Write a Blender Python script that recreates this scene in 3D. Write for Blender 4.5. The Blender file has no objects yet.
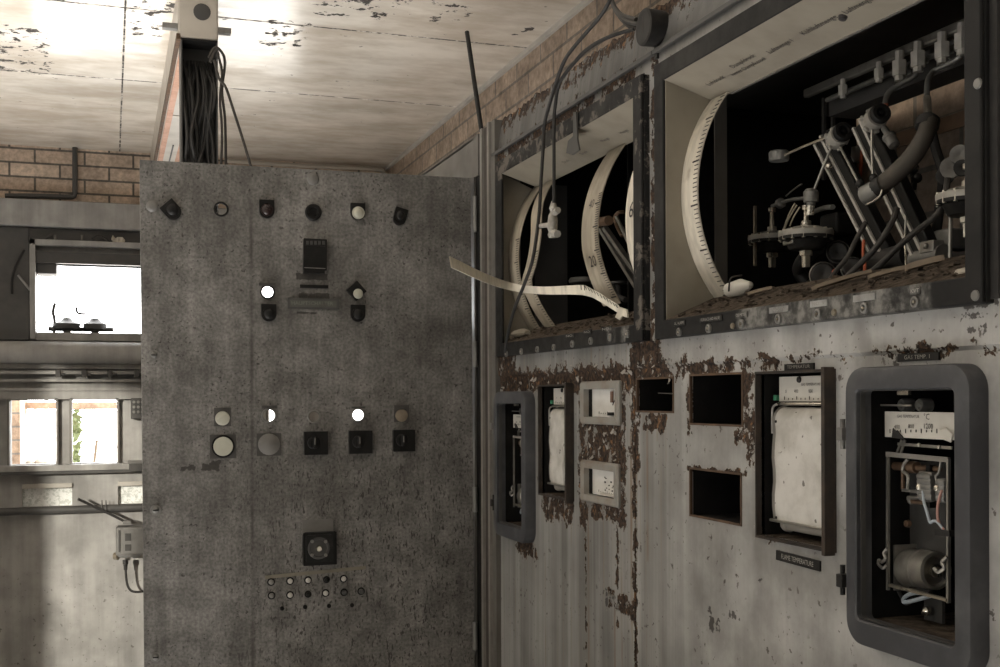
import bpy, math, random
from mathutils import Vector, Matrix
random.seed(7)
SC = bpy.context.scene
COL = SC.collection
# ---------------------------------------------------------------- camera
F = 1150.0; CX = 500.0; CY = 398.0; AY = math.radians(18.73); ROLL = -0.004
H = 1.55                       # eye height
W = 0.757                      # plane of the instrument cabinets' fronts
P = 2.40                       # plane of the open door
WB = 1.45                      # brick wall behind the cabinets
B = 6.20                       # far wall
CEIL = H + 1.27
M3 = Matrix.Rotation(-AY, 3, 'Z') @ Matrix.Rotation(math.pi/2, 3, 'X') @ Matrix.Rotation(ROLL, 3, 'Z')
EYE = Vector((0, 0, H))
def ray(x, y): return M3 @ Vector(((x-CX)/F, (CY-y)/F, -1.0))
def PX(x, y, X=W): d = ray(x, y); return EYE + d*(X/d.x)
def PY(x, y, Y=P): d = ray(x, y); return EYE + d*(Y/d.y)
def PZ(x, y, Z=CEIL): d = ray(x, y); return EYE + d*((Z-H)/d.z)
cam_d = bpy.data.cameras.new('camera'); cam = bpy.data.objects.new('camera', cam_d); COL.objects.link(cam)
cam.matrix_world = Matrix.Translation(EYE) @ M3.to_4x4()
cam_d.sensor_width = 36; cam_d.lens = F*36/1000; cam_d.shift_y = (CY-333.5)/1000; cam_d.clip_start = 0.02
SC.camera = cam
SC.view_settings.view_transform = 'Standard'
try: SC.view_settings.look = 'None'
except Exception: pass
SC.view_settings.gamma = 1; SC.view_settings.use_curve_mapping = False
SC.view_settings.exposure = 0.0

# ---------------------------------------------------------------- mesh builder
WL = {}                         # world location of every object built
class MB:
    def __init__(s): s.v = []; s.f = []; s.sm = []; s.mi = []; s.m = 0
    def add(s, vs, fs, smooth=False):
        b = len(s.v); s.v += [Vector(p) for p in vs]
        for f in fs: s.f.append([b+i for i in f]); s.sm.append(smooth); s.mi.append(s.m)
        return s
    def box(s, a, b):
        x0, x1 = sorted((a[0], b[0])); y0, y1 = sorted((a[1], b[1])); z0, z1 = sorted((a[2], b[2]))
        return s.hexa([(x0,y0,z0),(x1,y0,z0),(x1,y1,z0),(x0,y1,z0),(x0,y0,z1),(x1,y0,z1),(x1,y1,z1),(x0,y1,z1)])
    def hexa(s, p):
        return s.add(p, [(3,2,1,0),(4,5,6,7),(0,1,5,4),(1,2,6,5),(2,3,7,6),(3,0,4,7)])
    def obox(s, c, ex, ey, ez):    # centre and three half axes
        c, ex, ey, ez = map(Vector, (c, ex, ey, ez))
        return s.hexa([c-ex-ey-ez, c+ex-ey-ez, c+ex+ey-ez, c-ex+ey-ez, c-ex-ey+ez, c+ex-ey+ez, c+ex+ey+ez, c-ex+ey+ez])
    def quadslab(s, q, off):       # four points and an offset vector
        off = Vector(off); q = [Vector(p) for p in q]
        return s.hexa(q + [p+off for p in q])
    def bar(s, p0, p1, w, t, up=(0,0,1)):   # rectangular bar
        p0, p1 = Vector(p0), Vector(p1); d = (p1-p0).normalized(); a = d.cross(Vector(up))
        if a.length < 1e-5: a = d.cross(Vector((1,0,0)))
        a.normalize(); b = d.cross(a).normalized()
        return s.obox((p0+p1)/2, (p1-p0)/2, a*w/2, b*t/2)
    def rings(s, rs, cap0=True, cap1=True, smooth=True, close=True):
        n = len(rs[0]); vs = [p for r in rs for p in r]; fs = []
        for k in range(len(rs)-1):
            for i in range(n if close else n-1):
                j = (i+1) % n; fs.append((k*n+i, k*n+j, (k+1)*n+j, (k+1)*n+i))
        s.add(vs, fs, smooth)
        if cap0: s.add(rs[0], [tuple(range(n))[::-1]])
        if cap1: s.add(rs[-1], [tuple(range(n))])
        return s
    def lathe(s, c, axis, prof, n=20, smooth=True, cap0=True, cap1=True):   # prof: (along, radius)
        c = Vector(c); ax = Vector(axis).normalized(); u = ax.orthogonal().normalized(); w = ax.cross(u)
        rs = [[c+ax*t+(u*math.cos(2*math.pi*i/n)+w*math.sin(2*math.pi*i/n))*max(r, 1e-5) for i in range(n)] for t, r in prof]
        return s.rings(rs, cap0, cap1, smooth)
    def cyl(s, p0, p1, r0, r1=None, n=16, smooth=True):
        p0, p1 = Vector(p0), Vector(p1)
        return s.lathe(p0, p1-p0, [(0, r0), ((p1-p0).length, r0 if r1 is None else r1)], n, smooth)
    def tube(s, pts, r, n=10, sub=5, closed_caps=True):
        pts = smooth_pts([Vector(p) for p in pts], sub); m = len(pts); rs = []; up = None
        for i, p in enumerate(pts):
            d = (pts[min(i+1, m-1)]-pts[max(i-1, 0)]).normalized()
            u = d.orthogonal().normalized() if up is None else (up-d*up.dot(d)).normalized()
            up = u; w = d.cross(u); rr = r(i/(m-1)) if callable(r) else r
            rs.append([p+(u*math.cos(2*math.pi*k/n)+w*math.sin(2*math.pi*k/n))*rr for k in range(n)])
        return s.rings(rs, closed_caps, closed_caps)
    def ball(s, c, r, n=12, sq=(1,1,1)):
        c = Vector(c); rs = []
        for k in range(1, 8):
            t = math.pi*k/8
            rs.append([c+Vector((sq[0]*r*math.sin(t)*math.cos(2*math.pi*i/n), sq[1]*r*math.sin(t)*math.sin(2*math.pi*i/n), sq[2]*-r*math.cos(t))) for i in range(n)])
        return s.rings(rs)
    def strip(s, a, b, off):       # two rails of points joined into a strip with thickness off
        n = len(a); vs = []
        for k in range(n):
            o = off[k] if isinstance(off, list) else Vector(off)
            vs += [a[k], b[k], b[k]+o, a[k]+o]
        fs = [(0,1,2,3), tuple(4*(n-1)+i for i in (3,2,1,0))]
        for k in range(n-1):
            for i in range(4):
                j = (i+1) % 4; fs.append((4*k+i, 4*k+4+i, 4*k+4+j, 4*k+j))
        return s.add(vs, fs, False)
    def plate(s, o, eu, ev, en, u0, u1, v0, v1, th, holes=()):
        """a plate in the plane o + u*eu + v*ev with rectangular holes; th thick along en"""
        o, eu, ev, en = map(Vector, (o, eu, ev, en))
        us = sorted({u0, u1, *[min(max(x, u0), u1) for h in holes for x in h[:2]]}); vs_ = sorted({v0, v1, *[min(max(x, v0), v1) for h in holes for x in h[2:4]]})
        def solid(i, j):
            if i < 0 or j < 0 or i >= len(us)-1 or j >= len(vs_)-1: return False
            cu, cv = (us[i]+us[i+1])/2, (vs_[j]+vs_[j+1])/2
            return not any(h[0] < cu < h[1] and h[2] < cv < h[3] for h in holes)
        pt = lambda i, j, d: o+eu*us[i]+ev*vs_[j]+en*d
        for i in range(len(us)-1):
            for j in range(len(vs_)-1):
                if not solid(i, j): continue
                s.add([pt(i,j,0), pt(i+1,j,0), pt(i+1,j+1,0), pt(i,j+1,0)], [(0,1,2,3)])
                s.add([pt(i,j,th), pt(i+1,j,th), pt(i+1,j+1,th), pt(i,j+1,th)], [(3,2,1,0)])
                for (a, b, c, d, ni, nj) in ((i,j,i+1,j,i,j-1), (i+1,j,i+1,j+1,i+1,j), (i+1,j+1,i,j+1,i,j+1), (i,j+1,i,j,i-1,j)):
                    if not solid(ni, nj): s.add([pt(a,b,0), pt(a,b,th), pt(c,d,th), pt(c,d,0)], [(0,1,2,3)])
        return s
    def build(s, name, mats, parent=None, bevel=0, weld=False, **props):
        if not isinstance(mats, (list, tuple)): mats = [mats]
        lo = Vector([min(p[i] for p in s.v) for i in range(3)]); hi = Vector([max(p[i] for p in s.v) for i in range(3)])
        org = Vector(((lo.x+hi.x)/2, (lo.y+hi.y)/2, lo.z))
        me = bpy.data.meshes.new(name); me.from_pydata([p-org for p in s.v], [], s.f)
        for m in mats: me.materials.append(m)
        for p, sm, mi in zip(me.polygons, s.sm, s.mi): p.use_smooth = sm; p.material_index = mi
        import bmesh
        bm = bmesh.new(); bm.from_mesh(me)
        if weld: bmesh.ops.remove_doubles(bm, verts=bm.verts, dist=1e-5)
        bmesh.ops.recalc_face_normals(bm, faces=bm.faces); bm.to_mesh(me); bm.free()
        me.set_sharp_from_angle(angle=math.radians(38))
        o = bpy.data.objects.new(name, me); COL.objects.link(o)
        if parent is not None: o.parent = parent; o.location = org-WL[parent.name]
        else: o.location = org
        WL[o.name] = org
        if bevel:
            b = o.modifiers.new('bevel', 'BEVEL'); b.width = bevel; b.segments = 2; b.limit_method = 'ANGLE'; b.angle_limit = math.radians(40)
        for k, v in props.items(): o[k] = v
        return o
def smooth_pts(pts, sub):
    if len(pts) < 3 or sub < 2: return pts
    out = []
    for i in range(len(pts)-1):
        p0 = pts[max(i-1, 0)]; p1 = pts[i]; p2 = pts[i+1]; p3 = pts[min(i+2, len(pts)-1)]
        for k in range(sub):
            t = k/sub
            out.append(0.5*((2*p1)+(p2-p0)*t+(2*p0-5*p1+4*p2-p3)*t*t+(3*p1-p0-3*p2+p3)*t**3))
    out.append(pts[-1]); return out
def thing(name, label, cat, loc, group=None):
    o = bpy.data.objects.new(name, None); COL.objects.link(o); o.location = loc; o.empty_display_size = 0.05
    WL[o.name] = Vector(loc); o['label'] = label; o['category'] = cat
    if group: o['group'] = group
    return o
def tag(o, label, cat, group=None):
    o['label'] = label; o['category'] = cat
    if group: o['group'] = group
    return o
def struct(o): o['kind'] = 'structure'; return o
def dup(root, off, label, group=None):
    r = root.copy(); COL.objects.link(r); r.location = root.location+Vector(off); r['label'] = label; WL[r.name] = Vector(r.location)
    if group: r['group'] = group
    for ch in list(root.children):
        c = ch.copy(); COL.objects.link(c); c.parent = r; WL[c.name] = WL[ch.name]+Vector(off)
        for g in list(ch.children):
            d = g.copy(); COL.objects.link(d); d.parent = c; WL[d.name] = WL[g.name]+Vector(off)
    return r
def text_mb(mb, s, o, ex, ey, size, align='CENTER', sx=1.0):
    cu = bpy.data.curves.new('lettering_curve', 'FONT'); cu.body = s; cu.size = size; cu.align_x = align; cu.align_y = 'CENTER'; cu.resolution_u = 2
    t = bpy.data.objects.new('lettering_curve', cu); COL.objects.link(t)
    dg = bpy.context.evaluated_depsgraph_get(); me = bpy.data.meshes.new_from_object(t.evaluated_get(dg))
    o, ex, ey = Vector(o), Vector(ex).normalized(), Vector(ey).normalized()
    mb.add([o+ex*v.co.x*sx+ey*v.co.y for v in me.vertices], [tuple(p.vertices) for p in me.polygons])
    bpy.data.objects.remove(t); bpy.data.curves.remove(cu); bpy.data.meshes.remove(me)
    return mb
def rrect(y0, y1, z0, z1, r, x, n=5):   # rounded rectangle in a plane X = x
    out = []
    for cy, cz, a0 in ((y1-r, z1-r, 0), (y0+r, z1-r, 90), (y0+r, z0+r, 180), (y1-r, z0+r, 270)):
        for k in range(n+1):
            a = math.radians(a0+90*k/n); out.append(Vector((x, cy+r*math.cos(a), cz+r*math.sin(a))))
    return out

# ---------------------------------------------------------------- materials
class NT:
    def __init__(s, name):
        s.m = bpy.data.materials.new(name); s.m.use_nodes = True; s.t = s.m.node_tree; s.n = s.t.nodes; s.l = s.t.links
        s.b = s.n['Principled BSDF']; s.geo = s.n.new('ShaderNodeNewGeometry'); s.pos = s.geo.outputs['Position']
        sp = s.n.new('ShaderNodeSeparateXYZ'); s.l.new(s.pos, sp.inputs[0]); s.x, s.y, s.z = sp.outputs
    def put(s, sock, v):
        if v is None: return
        if isinstance(v, bpy.types.NodeSocket): s.l.new(v, sock)
        elif isinstance(v, (tuple, list)) and sock.type == 'RGBA': sock.default_value = (*v[:3], 1)
        else: sock.default_value = v
    def math(s, op, a, b=None, c=None, clamp=False):
        n = s.n.new('ShaderNodeMath'); n.operation = op; n.use_clamp = clamp
        for i, v in enumerate((a, b, c)): s.put(n.inputs[i], v)
        return n.outputs[0]
    def scaled(s, sc, vec=None):
        n = s.n.new('ShaderNodeVectorMath'); n.operation = 'MULTIPLY'; s.l.new(vec or s.pos, n.inputs[0]); n.inputs[1].default_value = sc; return n.outputs[0]
    def noise(s, scale, detail=4, rough=.55, vec=None, dist=0.0):
        n = s.n.new('ShaderNodeTexNoise'); s.l.new(vec or s.pos, n.inputs['Vector']); n.inputs['Scale'].default_value = scale
        n.inputs['Detail'].default_value = detail; n.inputs['Roughness'].default_value = rough; n.inputs['Distortion'].default_value = dist; return n.outputs['Fac']
    def voro(s, scale, vec=None, feature='F1'):
        n = s.n.new('ShaderNodeTexVoronoi'); n.feature = feature; s.l.new(vec or s.pos, n.inputs['Vector']); n.inputs['Scale'].default_value = scale; return n.outputs['Distance']
    def ramp(s, v, a, b, lo=0.0, hi=1.0):   # smoothstep-like map
        n = s.n.new('ShaderNodeMapRange'); n.interpolation_type = 'SMOOTHSTEP'; s.put(n.inputs['Value'], v)
        n.inputs['From Min'].default_value = a; n.inputs['From Max'].default_value = b; n.inputs['To Min'].default_value = lo; n.inputs['To Max'].default_value = hi; return n.outputs['Result']
    def mix(s, f, a, b):
        n = s.n.new('ShaderNodeMix'); n.data_type = 'RGBA'; s.put(n.inputs[0], f); s.put(n.inputs[6], a); s.put(n.inputs[7], b); return n.outputs[2]
    def mul(s, a, b): 
        n = s.n.new('ShaderNodeMix'); n.data_type = 'RGBA'; n.blend_type = 'MULTIPLY'; n.inputs[0].default_value = 1; s.put(n.inputs[6], a); s.put(n.inputs[7], b); return n.outputs[2]
    def grey(s, v):
        n = s.n.new('ShaderNodeCombineColor'); [s.l.new(v, n.inputs[i]) for i in range(3)]; return n.outputs[0]
    def boxes(s, u, v, bl):     # soft distance to a list of boxes (u0,u1,v0,v1,falloff,strength)
        cur = None
        for (u0, u1, v0, v1, fo, st) in bl:
            du = s.math('SUBTRACT', s.math('ABSOLUTE', s.math('SUBTRACT', u, (u0+u1)/2)), (u1-u0)/2)
            dv = s.math('SUBTRACT', s.math('ABSOLUTE', s.math('SUBTRACT', v, (v0+v1)/2)), (v1-v0)/2)
            d = s.math('MAXIMUM', s.math('MAXIMUM', du, dv), 0)
            k = s.math('MULTIPLY', s.math('SUBTRACT', 1.0, s.math('DIVIDE', d, fo)), st)
            cur = k if cur is None else s.math('MAXIMUM', cur, k)
        return s.math('MAXIMUM', cur, 0)
    def bump(s, h, strength=.3, dist=.002):
        n = s.n.new('ShaderNodeBump'); n.inputs['Strength'].default_value = strength; n.inputs['Distance'].default_value = dist; s.l.new(h, n.inputs['Height']); s.l.new(n.outputs[0], s.b.inputs['Normal'])
    def out(s, color, rough=.5, metal=0.0, spec=.5):
        s.put(s.b.inputs['Base Color'], color); s.put(s.b.inputs['Roughness'], rough); s.put(s.b.inputs['Metallic'], metal); s.b.inputs['Specular IOR Level'].default_value = spec
        return s.m
def simple(name, col, rough=.5, metal=0.0, wear=.35, scale=60, dirt=(.06,.05,.04), bump=.1, spec=.5):
    m = NT(name)
    n1 = m.noise(scale, 5); n2 = m.noise(scale*.23, 3)
    f = m.math('MULTIPLY', m.ramp(m.math('ADD', m.math('MULTIPLY', n1, .6), m.math('MULTIPLY', n2, .4)), .42, .72), wear)
    c = m.mix(f, col, dirt)
    if bump: m.bump(n1, bump, .001)
    return m.out(c, m.ramp(n2, .3, .7, max(rough-.1, .05), min(rough+.12, 1)), metal, spec)
def brick(name, axis, c1, c2, mortar, course=.0705, blen=.235, bump=.6, off=(0,0)):
    m = NT(name)
    cv = m.n.new('ShaderNodeCombineXYZ'); m.l.new(m.math('ADD', m.x if axis == 'x' else m.y, off[0]), cv.inputs[0]); m.l.new(m.math('SUBTRACT', m.z, off[1]), cv.inputs[1])
    t = m.n.new('ShaderNodeTexBrick'); m.l.new(cv.outputs[0], t.inputs['Vector']); t.inputs['Scale'].default_value = 1
    t.inputs['Brick Width'].default_value = blen; t.inputs['Row Height'].default_value = course; t.inputs['Mortar Size'].default_value = .0055; t.inputs['Mortar Smooth'].default_value = .15
    t.inputs['Color1'].default_value = (*c1, 1); t.inputs['Color2'].default_value = (*c2, 1); t.inputs['Mortar'].default_value = (*mortar, 1); t.inputs['Bias'].default_value = -.1
    n = m.noise(45, 6, .65); n2 = m.noise(9, 3)
    c = m.mul(t.outputs['Color'], m.grey(m.ramp(n, .3, .7, .72, 1.15))); c = m.mul(c, m.grey(m.ramp(n2, .3, .7, .75, 1.1)))
    h = m.math('ADD', m.math('MULTIPLY', t.outputs['Fac'], -1.0), m.math('MULTIPLY', n, .5)); m.bump(h, bump, .006)
    return m.out(c, .85, 0, .2)
# ---------------------------------------------------------------- material library
def paint_cabinet():
    m = NT('worn_cabinet_paint')
    R = [(1.50, 2.30, H+.022, H+.042, .016, 1.25), (1.36, 1.52, H+.034, H+.046, .011, .98), (.70, 1.36, H+.041, H+.046, .009, .62), (1.20, 1.50, H+.036, H+.046, .013, .78),
         (1.515, 1.60, H+.045, H+.085, .018, 1.05), (2.15, 2.26, H+.03, H+.085, .02, 1.05), (1.600, 1.604, H-.80, H+.05, .009, .93), (1.596, 1.609, H-.12, H+.03, .016, .98), (1.510, 1.530, H+.07, H+.52, .007, .80),
         (1.65, 1.78, H-.105, H-.045, .012, .94), (1.795, 1.815, H-.21, H+.03, .012, .92), (1.64, 1.655, H-.2, H+.03, .012, .9), (1.66, 1.77, H-.195, H-.176, .008, .95),
         (1.50, 1.57, H-.046, H-.028, .008, 1.0), (1.26, 1.30, H-.055, H+.03, .007, .78), (1.420, 1.432, H-.05, H+.03, .005, .72), (1.275, 1.43, H-.100, H-.096, .005, .75),
         (1.795, 1.7965, H-.9, H-.17, .006, .80), (1.667, 1.6685, H-.36, H-.17, .007, .90), (1.60, 1.70, H-.335, H-.315, .012, .82), (1.86, 1.99, H-.215, H-.185, .014, .9), (2.04, 2.14, H-.30, H-.275, .013, 1.0),
         (1.30, 3.6, H+.562, H+.575, .022, .98), (.5, 1.30, H+.560, H+.575, .016, .9), (1.6, 2.3, H+.484, H+.50, .018, .95), (1.225, 1.24, H-.16, H-.10, .02, .8), (1.245, 1.262, H-.07, H-.02, .02, .9)]
    R = [(r[0], r[1], r[2], r[3], r[4]*1.9, r[5]*.80 if r[5] >= .95 else r[5]*.9) for r in R]
    d = m.boxes(m.y, m.z, R)
    n = m.noise(38, 6, .68); n2 = m.noise(130, 4, .6); nl = m.noise(7, 3)
    f = m.math('ADD', d, m.math('MULTIPLY', m.math('SUBTRACT', n, .5), 2.6)); f = m.math('ADD', f, m.math('MULTIPLY', m.math('SUBTRACT', n2, .5), .5))
    f = m.math('MULTIPLY', f, m.ramp(d, 0, .15))
    rust = m.ramp(f, .60, .68); edge = m.ramp(f, .50, .60)
    # vertical run marks
    st = m.noise(1, 4, .55, m.scaled((14, 22, .7))); st2 = m.noise(1, 3, .6, m.scaled((100, 160, 2.5)))
    far_ = m.ramp(m.y, 1.35, 1.62, .25, 1.0); cl = m.noise(11, 5, .62); stc = m.math('ADD', m.math('MULTIPLY', st, far_), m.math('MULTIPLY', cl, m.math('SUBTRACT', 1.0, far_)))
    paint = m.mix(m.ramp(stc, .33, .68), (.265,.256,.241), (.465,.456,.437))
    paint = m.mul(paint, m.grey(m.math('ADD', m.math('MULTIPLY', m.ramp(st2, .3, .7, -.14, .06), far_), 1.0)))
    paint = m.mul(paint, m.grey(m.ramp(nl, .3, .7, .8, 1.1)))
    run = m.math('MULTIPLY', m.ramp(st2, .60, .70), m.ramp(m.y, 1.45, 1.58)); paint = m.mix(m.math('MULTIPLY', run, .45), paint, (.28,.19,.10))
    runs = m.boxes(m.y, m.z, [(PX(px, 500).y-w_, PX(px, 500).y+w_, PX(px, yb).z, PX(px, ya).z, .0035, st_) for px, ya, yb, w_, st_ in ((543,505,667,.001,.6), (569,500,667,.001,.4), (586,506,667,.0012,.7), (607,440,520,.001,.7), (612,610,667,.001,.8), (619,520,667,.0012,.8), (629,430,667,.002,1.0), (634,450,667,.0012,.9), (645,428,560,.0012,.8), (664,428,480,.001,.55), (655,420,440,.001,.5))])
    paint = m.mix(m.math('MULTIPLY', m.math('MULTIPLY', runs, m.ramp(m.noise(1, 3, .6, m.scaled((60, 60, 9))), .35, .6)), .75), paint, (.25,.15,.075))
    speck = m.math('MULTIPLY', m.ramp(m.noise(95, 3, .6), .635, .675), m.ramp(m.noise(14, 2), .42, .56)); paint = m.mix(m.math('MULTIPLY', speck, .85), paint, (.07,.055,.045))
    sb = [(PX(b_, 400).y, PX(a_, 400).y, PX((a_+b_)/2, d_).z, PX((a_+b_)/2, c_).z, .008, .8) for a_, b_, c_, d_ in ((704,707,606,611), (706,716,619,632), (726,736,612,618), (603,612,592,606), (614,628,604,613), (686,700,420,424), (756,762,575,580), (748,752,442,452), (752,755,398,425), (966,998,300,306), (962,990,314,318), (970,985,326,330), (886,893,352,364))]
    sc = m.boxes(m.y, m.z, sb); sc = m.math('MULTIPLY', m.ramp(m.math('ADD', sc, m.math('MULTIPLY', m.math('SUBTRACT', m.noise(75, 4, .6), .5), 2.6)), .72, .84), m.ramp(sc, 0, .2)); paint = m.mix(m.math('MULTIPLY', sc, .85), paint, (.035,.030,.026))
    paint = m.mix(m.math('MULTIPLY', edge, .6), paint, (.42,.40,.36))
    paint = m.mul(paint, m.grey(m.ramp(m.z, H+.485, H+.50, 1.0, .46))); paint = m.mul(paint, m.grey(m.ramp(m.y, 1.15, 1.75, 1.0, .66)))  # fascia darker; light falloff and staining toward the far end put into the paint
    rc = m.mix(m.ramp(n2, .38, .62), (.016,.0115,.009), (.075,.046,.029)); rc = m.mix(m.math('MULTIPLY', m.ramp(m.noise(70, 3), .60, .70), .7), rc, (.25,.135,.065)); rc = m.mix(m.ramp(m.noise(55, 4, .6, m.scaled((1,1.3,1.7))), .66, .72), rc, (.42,.40,.36))
    c = m.mix(rust, paint, rc)
    h = m.math('ADD', m.math('MULTIPLY', rust, m.math('ADD', m.math('MULTIPLY', n2, 1.4), -1.2)), m.math('MULTIPLY', n, .08)); m.bump(h, .8, .004)
    return m.out(c, m.ramp(rust, 0, 1, .52, .95), 0, .35)
def paint_door():
    m = NT('speckled_door_paint')
    n = m.noise(22, 5, .6); nb = m.noise(5.5, 6, .66); sk = m.noise(170, 3, .55)
    c = m.mix(m.ramp(nb, .3, .7), (.126,.119,.109), (.214,.204,.19)); c = m.mul(c, m.grey(m.ramp(n, .3, .7, .82, 1.12)))
    c = m.mul(c, m.grey(m.ramp(m.noise(1, 4, .6, m.scaled((70, 1, 3))), .3, .7, .86, 1.1)))
    c = m.mul(c, m.grey(m.ramp(sk, .3, .7, .72, 1.22)))
    sp = m.math('MULTIPLY', m.ramp(m.noise(120, 3, .6), .60, .645), m.ramp(m.noise(9, 2), .36, .54))
    # slanted scratches, thick in the lower right
    rot = m.n.new('ShaderNodeMapping'); rot.vector_type = 'POINT'; rot.inputs['Rotation'].default_value = (0, math.radians(28), 0); rot.inputs['Scale'].default_value = (230, 1, 75); m.l.new(m.pos, rot.inputs['Vector'])
    sc = m.ramp(m.noise(1, 2, .5, rot.outputs[0]), .61, .66)
    where = m.boxes(m.x, m.z, [(.36, .72, H-.60, H-.18, .22, 1.0)]); sc = m.math('MULTIPLY', sc, where)
    mk = m.boxes(m.x, m.z, [(.138, .156, H-.1395, H-.1375, .012, .95), (.180, .205, H-.1385, H-.134, .014, 1.0)]); mk = m.ramp(m.math('ADD', mk, m.math('MULTIPLY', m.math('SUBTRACT', m.noise(60, 4), .5), 2.4)), .6, .72)
    rub = m.boxes(m.x, m.z, [(PY(297,276).x, PY(327,276).x, PY(310,279).z, PY(310,274).z, .006, .95), (PY(300,296).x, PY(329,296).x, PY(310,298).z, PY(310,294).z, .006, .9), (PY(297,313).x, PY(316,313).x, PY(310,313.5).z, PY(310,312.5).z, .004, .85)]); rub = m.ramp(m.math('ADD', rub, m.math('MULTIPLY', m.math('SUBTRACT', m.noise(80, 4), .5), 1.8)), .6, .75)
    line = m.boxes(m.x, m.z, [(.2755, .2765, H-1.3, H+.40, .005, 1.0)]); line = m.math('MULTIPLY', line, m.ramp(m.noise(1, 3, .6, m.scaled((10,1,14))), .3, .6, .25, .8))
    f = m.math('MAXIMUM', m.math('MAXIMUM', sp, sc), m.math('MAXIMUM', m.math('MAXIMUM', mk, rub), line))
    c = m.mix(m.math('MULTIPLY', f, .82), c, (.030,.026,.022))
    m.bump(m.math('ADD', sk, m.math('MULTIPLY', f, -1.5)), .25, .001)
    return m.out(c, m.ramp(n, .3, .7, .42, .58), 0, .4)
def ceiling_mat():
    m = NT('glossy_ceiling_paint')
    ya = sum(PZ(x, y).y for x, y in ((0,68),(80,76),(163,85)))/3; yb = sum(PZ(x, y).y for x, y in ((250,19),(375,33),(500,46)))/3; xa = sum(PZ(x, y).x for x, y in ((127,5),(124,60),(119,125)))/3
    seams = [(-9, 1.5, ya-.002, ya+.002, .009, 1), (-9, 1.5, yb-.002, yb+.002, .009, 1), (xa-.0015, xa+.0015, -5, 6.2, .005, 1)] + [(-9, 1.5, yb-1.21*k-.003, yb-1.21*k+.003, .014, 1) for k in (1,2,3)]
    s = m.boxes(m.x, m.y, seams); n = m.noise(30, 5, .65); s = m.math('MULTIPLY', m.ramp(s, .35, .8), m.ramp(n, .38, .55, .25, 1))
    pk = []
    for (x0, y0, x1, y1) in ((318,0,408,12), (262,24,308,46), (432,8,472,18), (515,26,535,34), (60,0,70,2), (140,3,190,12), (135,26,160,34), (205,6,212,14), (0,30,40,70)):
        a = PZ(x0, max(y1, 1)); b = PZ(x1, y0); pk.append((min(a.x,b.x), max(a.x,b.x), min(a.y,b.y), max(a.y,b.y), .10, 1.0))
    d = m.boxes(m.x, m.y, pk); peel = m.ramp(m.math('ADD', m.math('MULTIPLY', m.math('SUBTRACT', m.noise(17, 6, .7), .5), 3.4), m.math('MULTIPLY', d, .85)), .98, 1.06); peel = m.math('MULTIPLY', peel, m.ramp(d, .2, .5))
    dots = m.math('MULTIPLY', m.ramp(m.noise(26, 2), .73, .75), .8)
    blot = m.noise(3.2, 5, .65, m.scaled((.7, 1.4, 1))); bl2 = m.noise(1.1, 3)
    c = m.mix(m.ramp(blot, .32, .68), (.58,.51,.42), (.80,.745,.655)); c = m.mul(c, m.grey(m.ramp(bl2, .3, .7, .86, 1.08)))
    f = m.math('MAXIMUM', m.math('MAXIMUM', s, peel), dots); c = m.mix(f, c, (.035,.028,.022))
    m.bump(m.math('ADD', m.math('ADD', m.noise(2.2, 3, .5), m.math('MULTIPLY', m.noise(1, 2, .5, m.scaled((1.4, 6, 1))), .5)), m.math('MULTIPLY', f, -.25)), .16, .03)
    return m.out(c, m.math('ADD', m.ramp(blot, .3, .7, .14, .27), m.math('MULTIPLY', f, .6)), 0, .8)
def far_paint():
    m = NT('dusty_grey_wall_paint')
    n = m.noise(6, 5, .6); st = m.noise(1, 4, .6, m.scaled((16, 1, 1.2)))
    c = m.mix(m.ramp(n, .3, .7), (.27,.262,.248), (.39,.38,.362)); c = m.mul(c, m.grey(m.ramp(st, .3, .7, .84, 1.08)))
    sp = m.math('MULTIPLY', m.ramp(m.noise(45, 3, .6), .64, .68), m.ramp(m.z, .95, .35)); c = m.mix(m.math('MULTIPLY', sp, .75), c, (.10,.09,.08))
    return m.out(c, .55, 0, .4)
def dust_mat():
    m = NT('rubbly_dust')
    n = m.noise(85, 6, .7); n2 = m.noise(14, 4); c = m.mix(m.ramp(n, .35, .65), (.045,.035,.027), (.125,.10,.078)); c = m.mix(m.ramp(n2, .55, .7), c, (.10,.075,.055)); m.bump(n, .9, .006); return m.out(c, .95, 0, .1)
def scale_mat(name, col):
    m = NT(name)
    n = m.noise(30, 5); st = m.noise(1, 4, .6, m.scaled((60, 60, 9))); c = m.mix(m.ramp(st, .35, .7), col, tuple(v*.72 for v in col)); c = m.mix(m.math('MULTIPLY', m.ramp(n, .58, .75), .5), c, (.24,.19,.13))
    return m.out(c, .55, 0, .35)
def pebble_glass():
    m = NT('pebbled_obscure_glass')
    v = m.noise(70, 4, .6); c = m.mix(m.ramp(v, .40, .55), (.58,.60,.56), (.86,.87,.84)); m.bump(v, .5, .004); return m.out(c, .35, 0, .5)
def dimming_glass(name, v):
    m = NT(name); tr = m.n.new('ShaderNodeBsdfTransparent'); n = m.noise(4, 4); m.put(tr.inputs['Color'], m.mix(m.ramp(n, .3, .7), (v*.85, v*.84, v*.80), (v*1.15, v*1.13, v*1.08)))
    gl = m.n.new('ShaderNodeBsdfGlossy'); gl.inputs['Roughness'].default_value = .05; mx = m.n.new('ShaderNodeMixShader'); mx.inputs[0].default_value = .04
    m.l.new(tr.outputs[0], mx.inputs[1]); m.l.new(gl.outputs[0], mx.inputs[2]); m.l.new(mx.outputs[0], m.n['Material Output'].inputs['Surface']); return m.m
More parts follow.
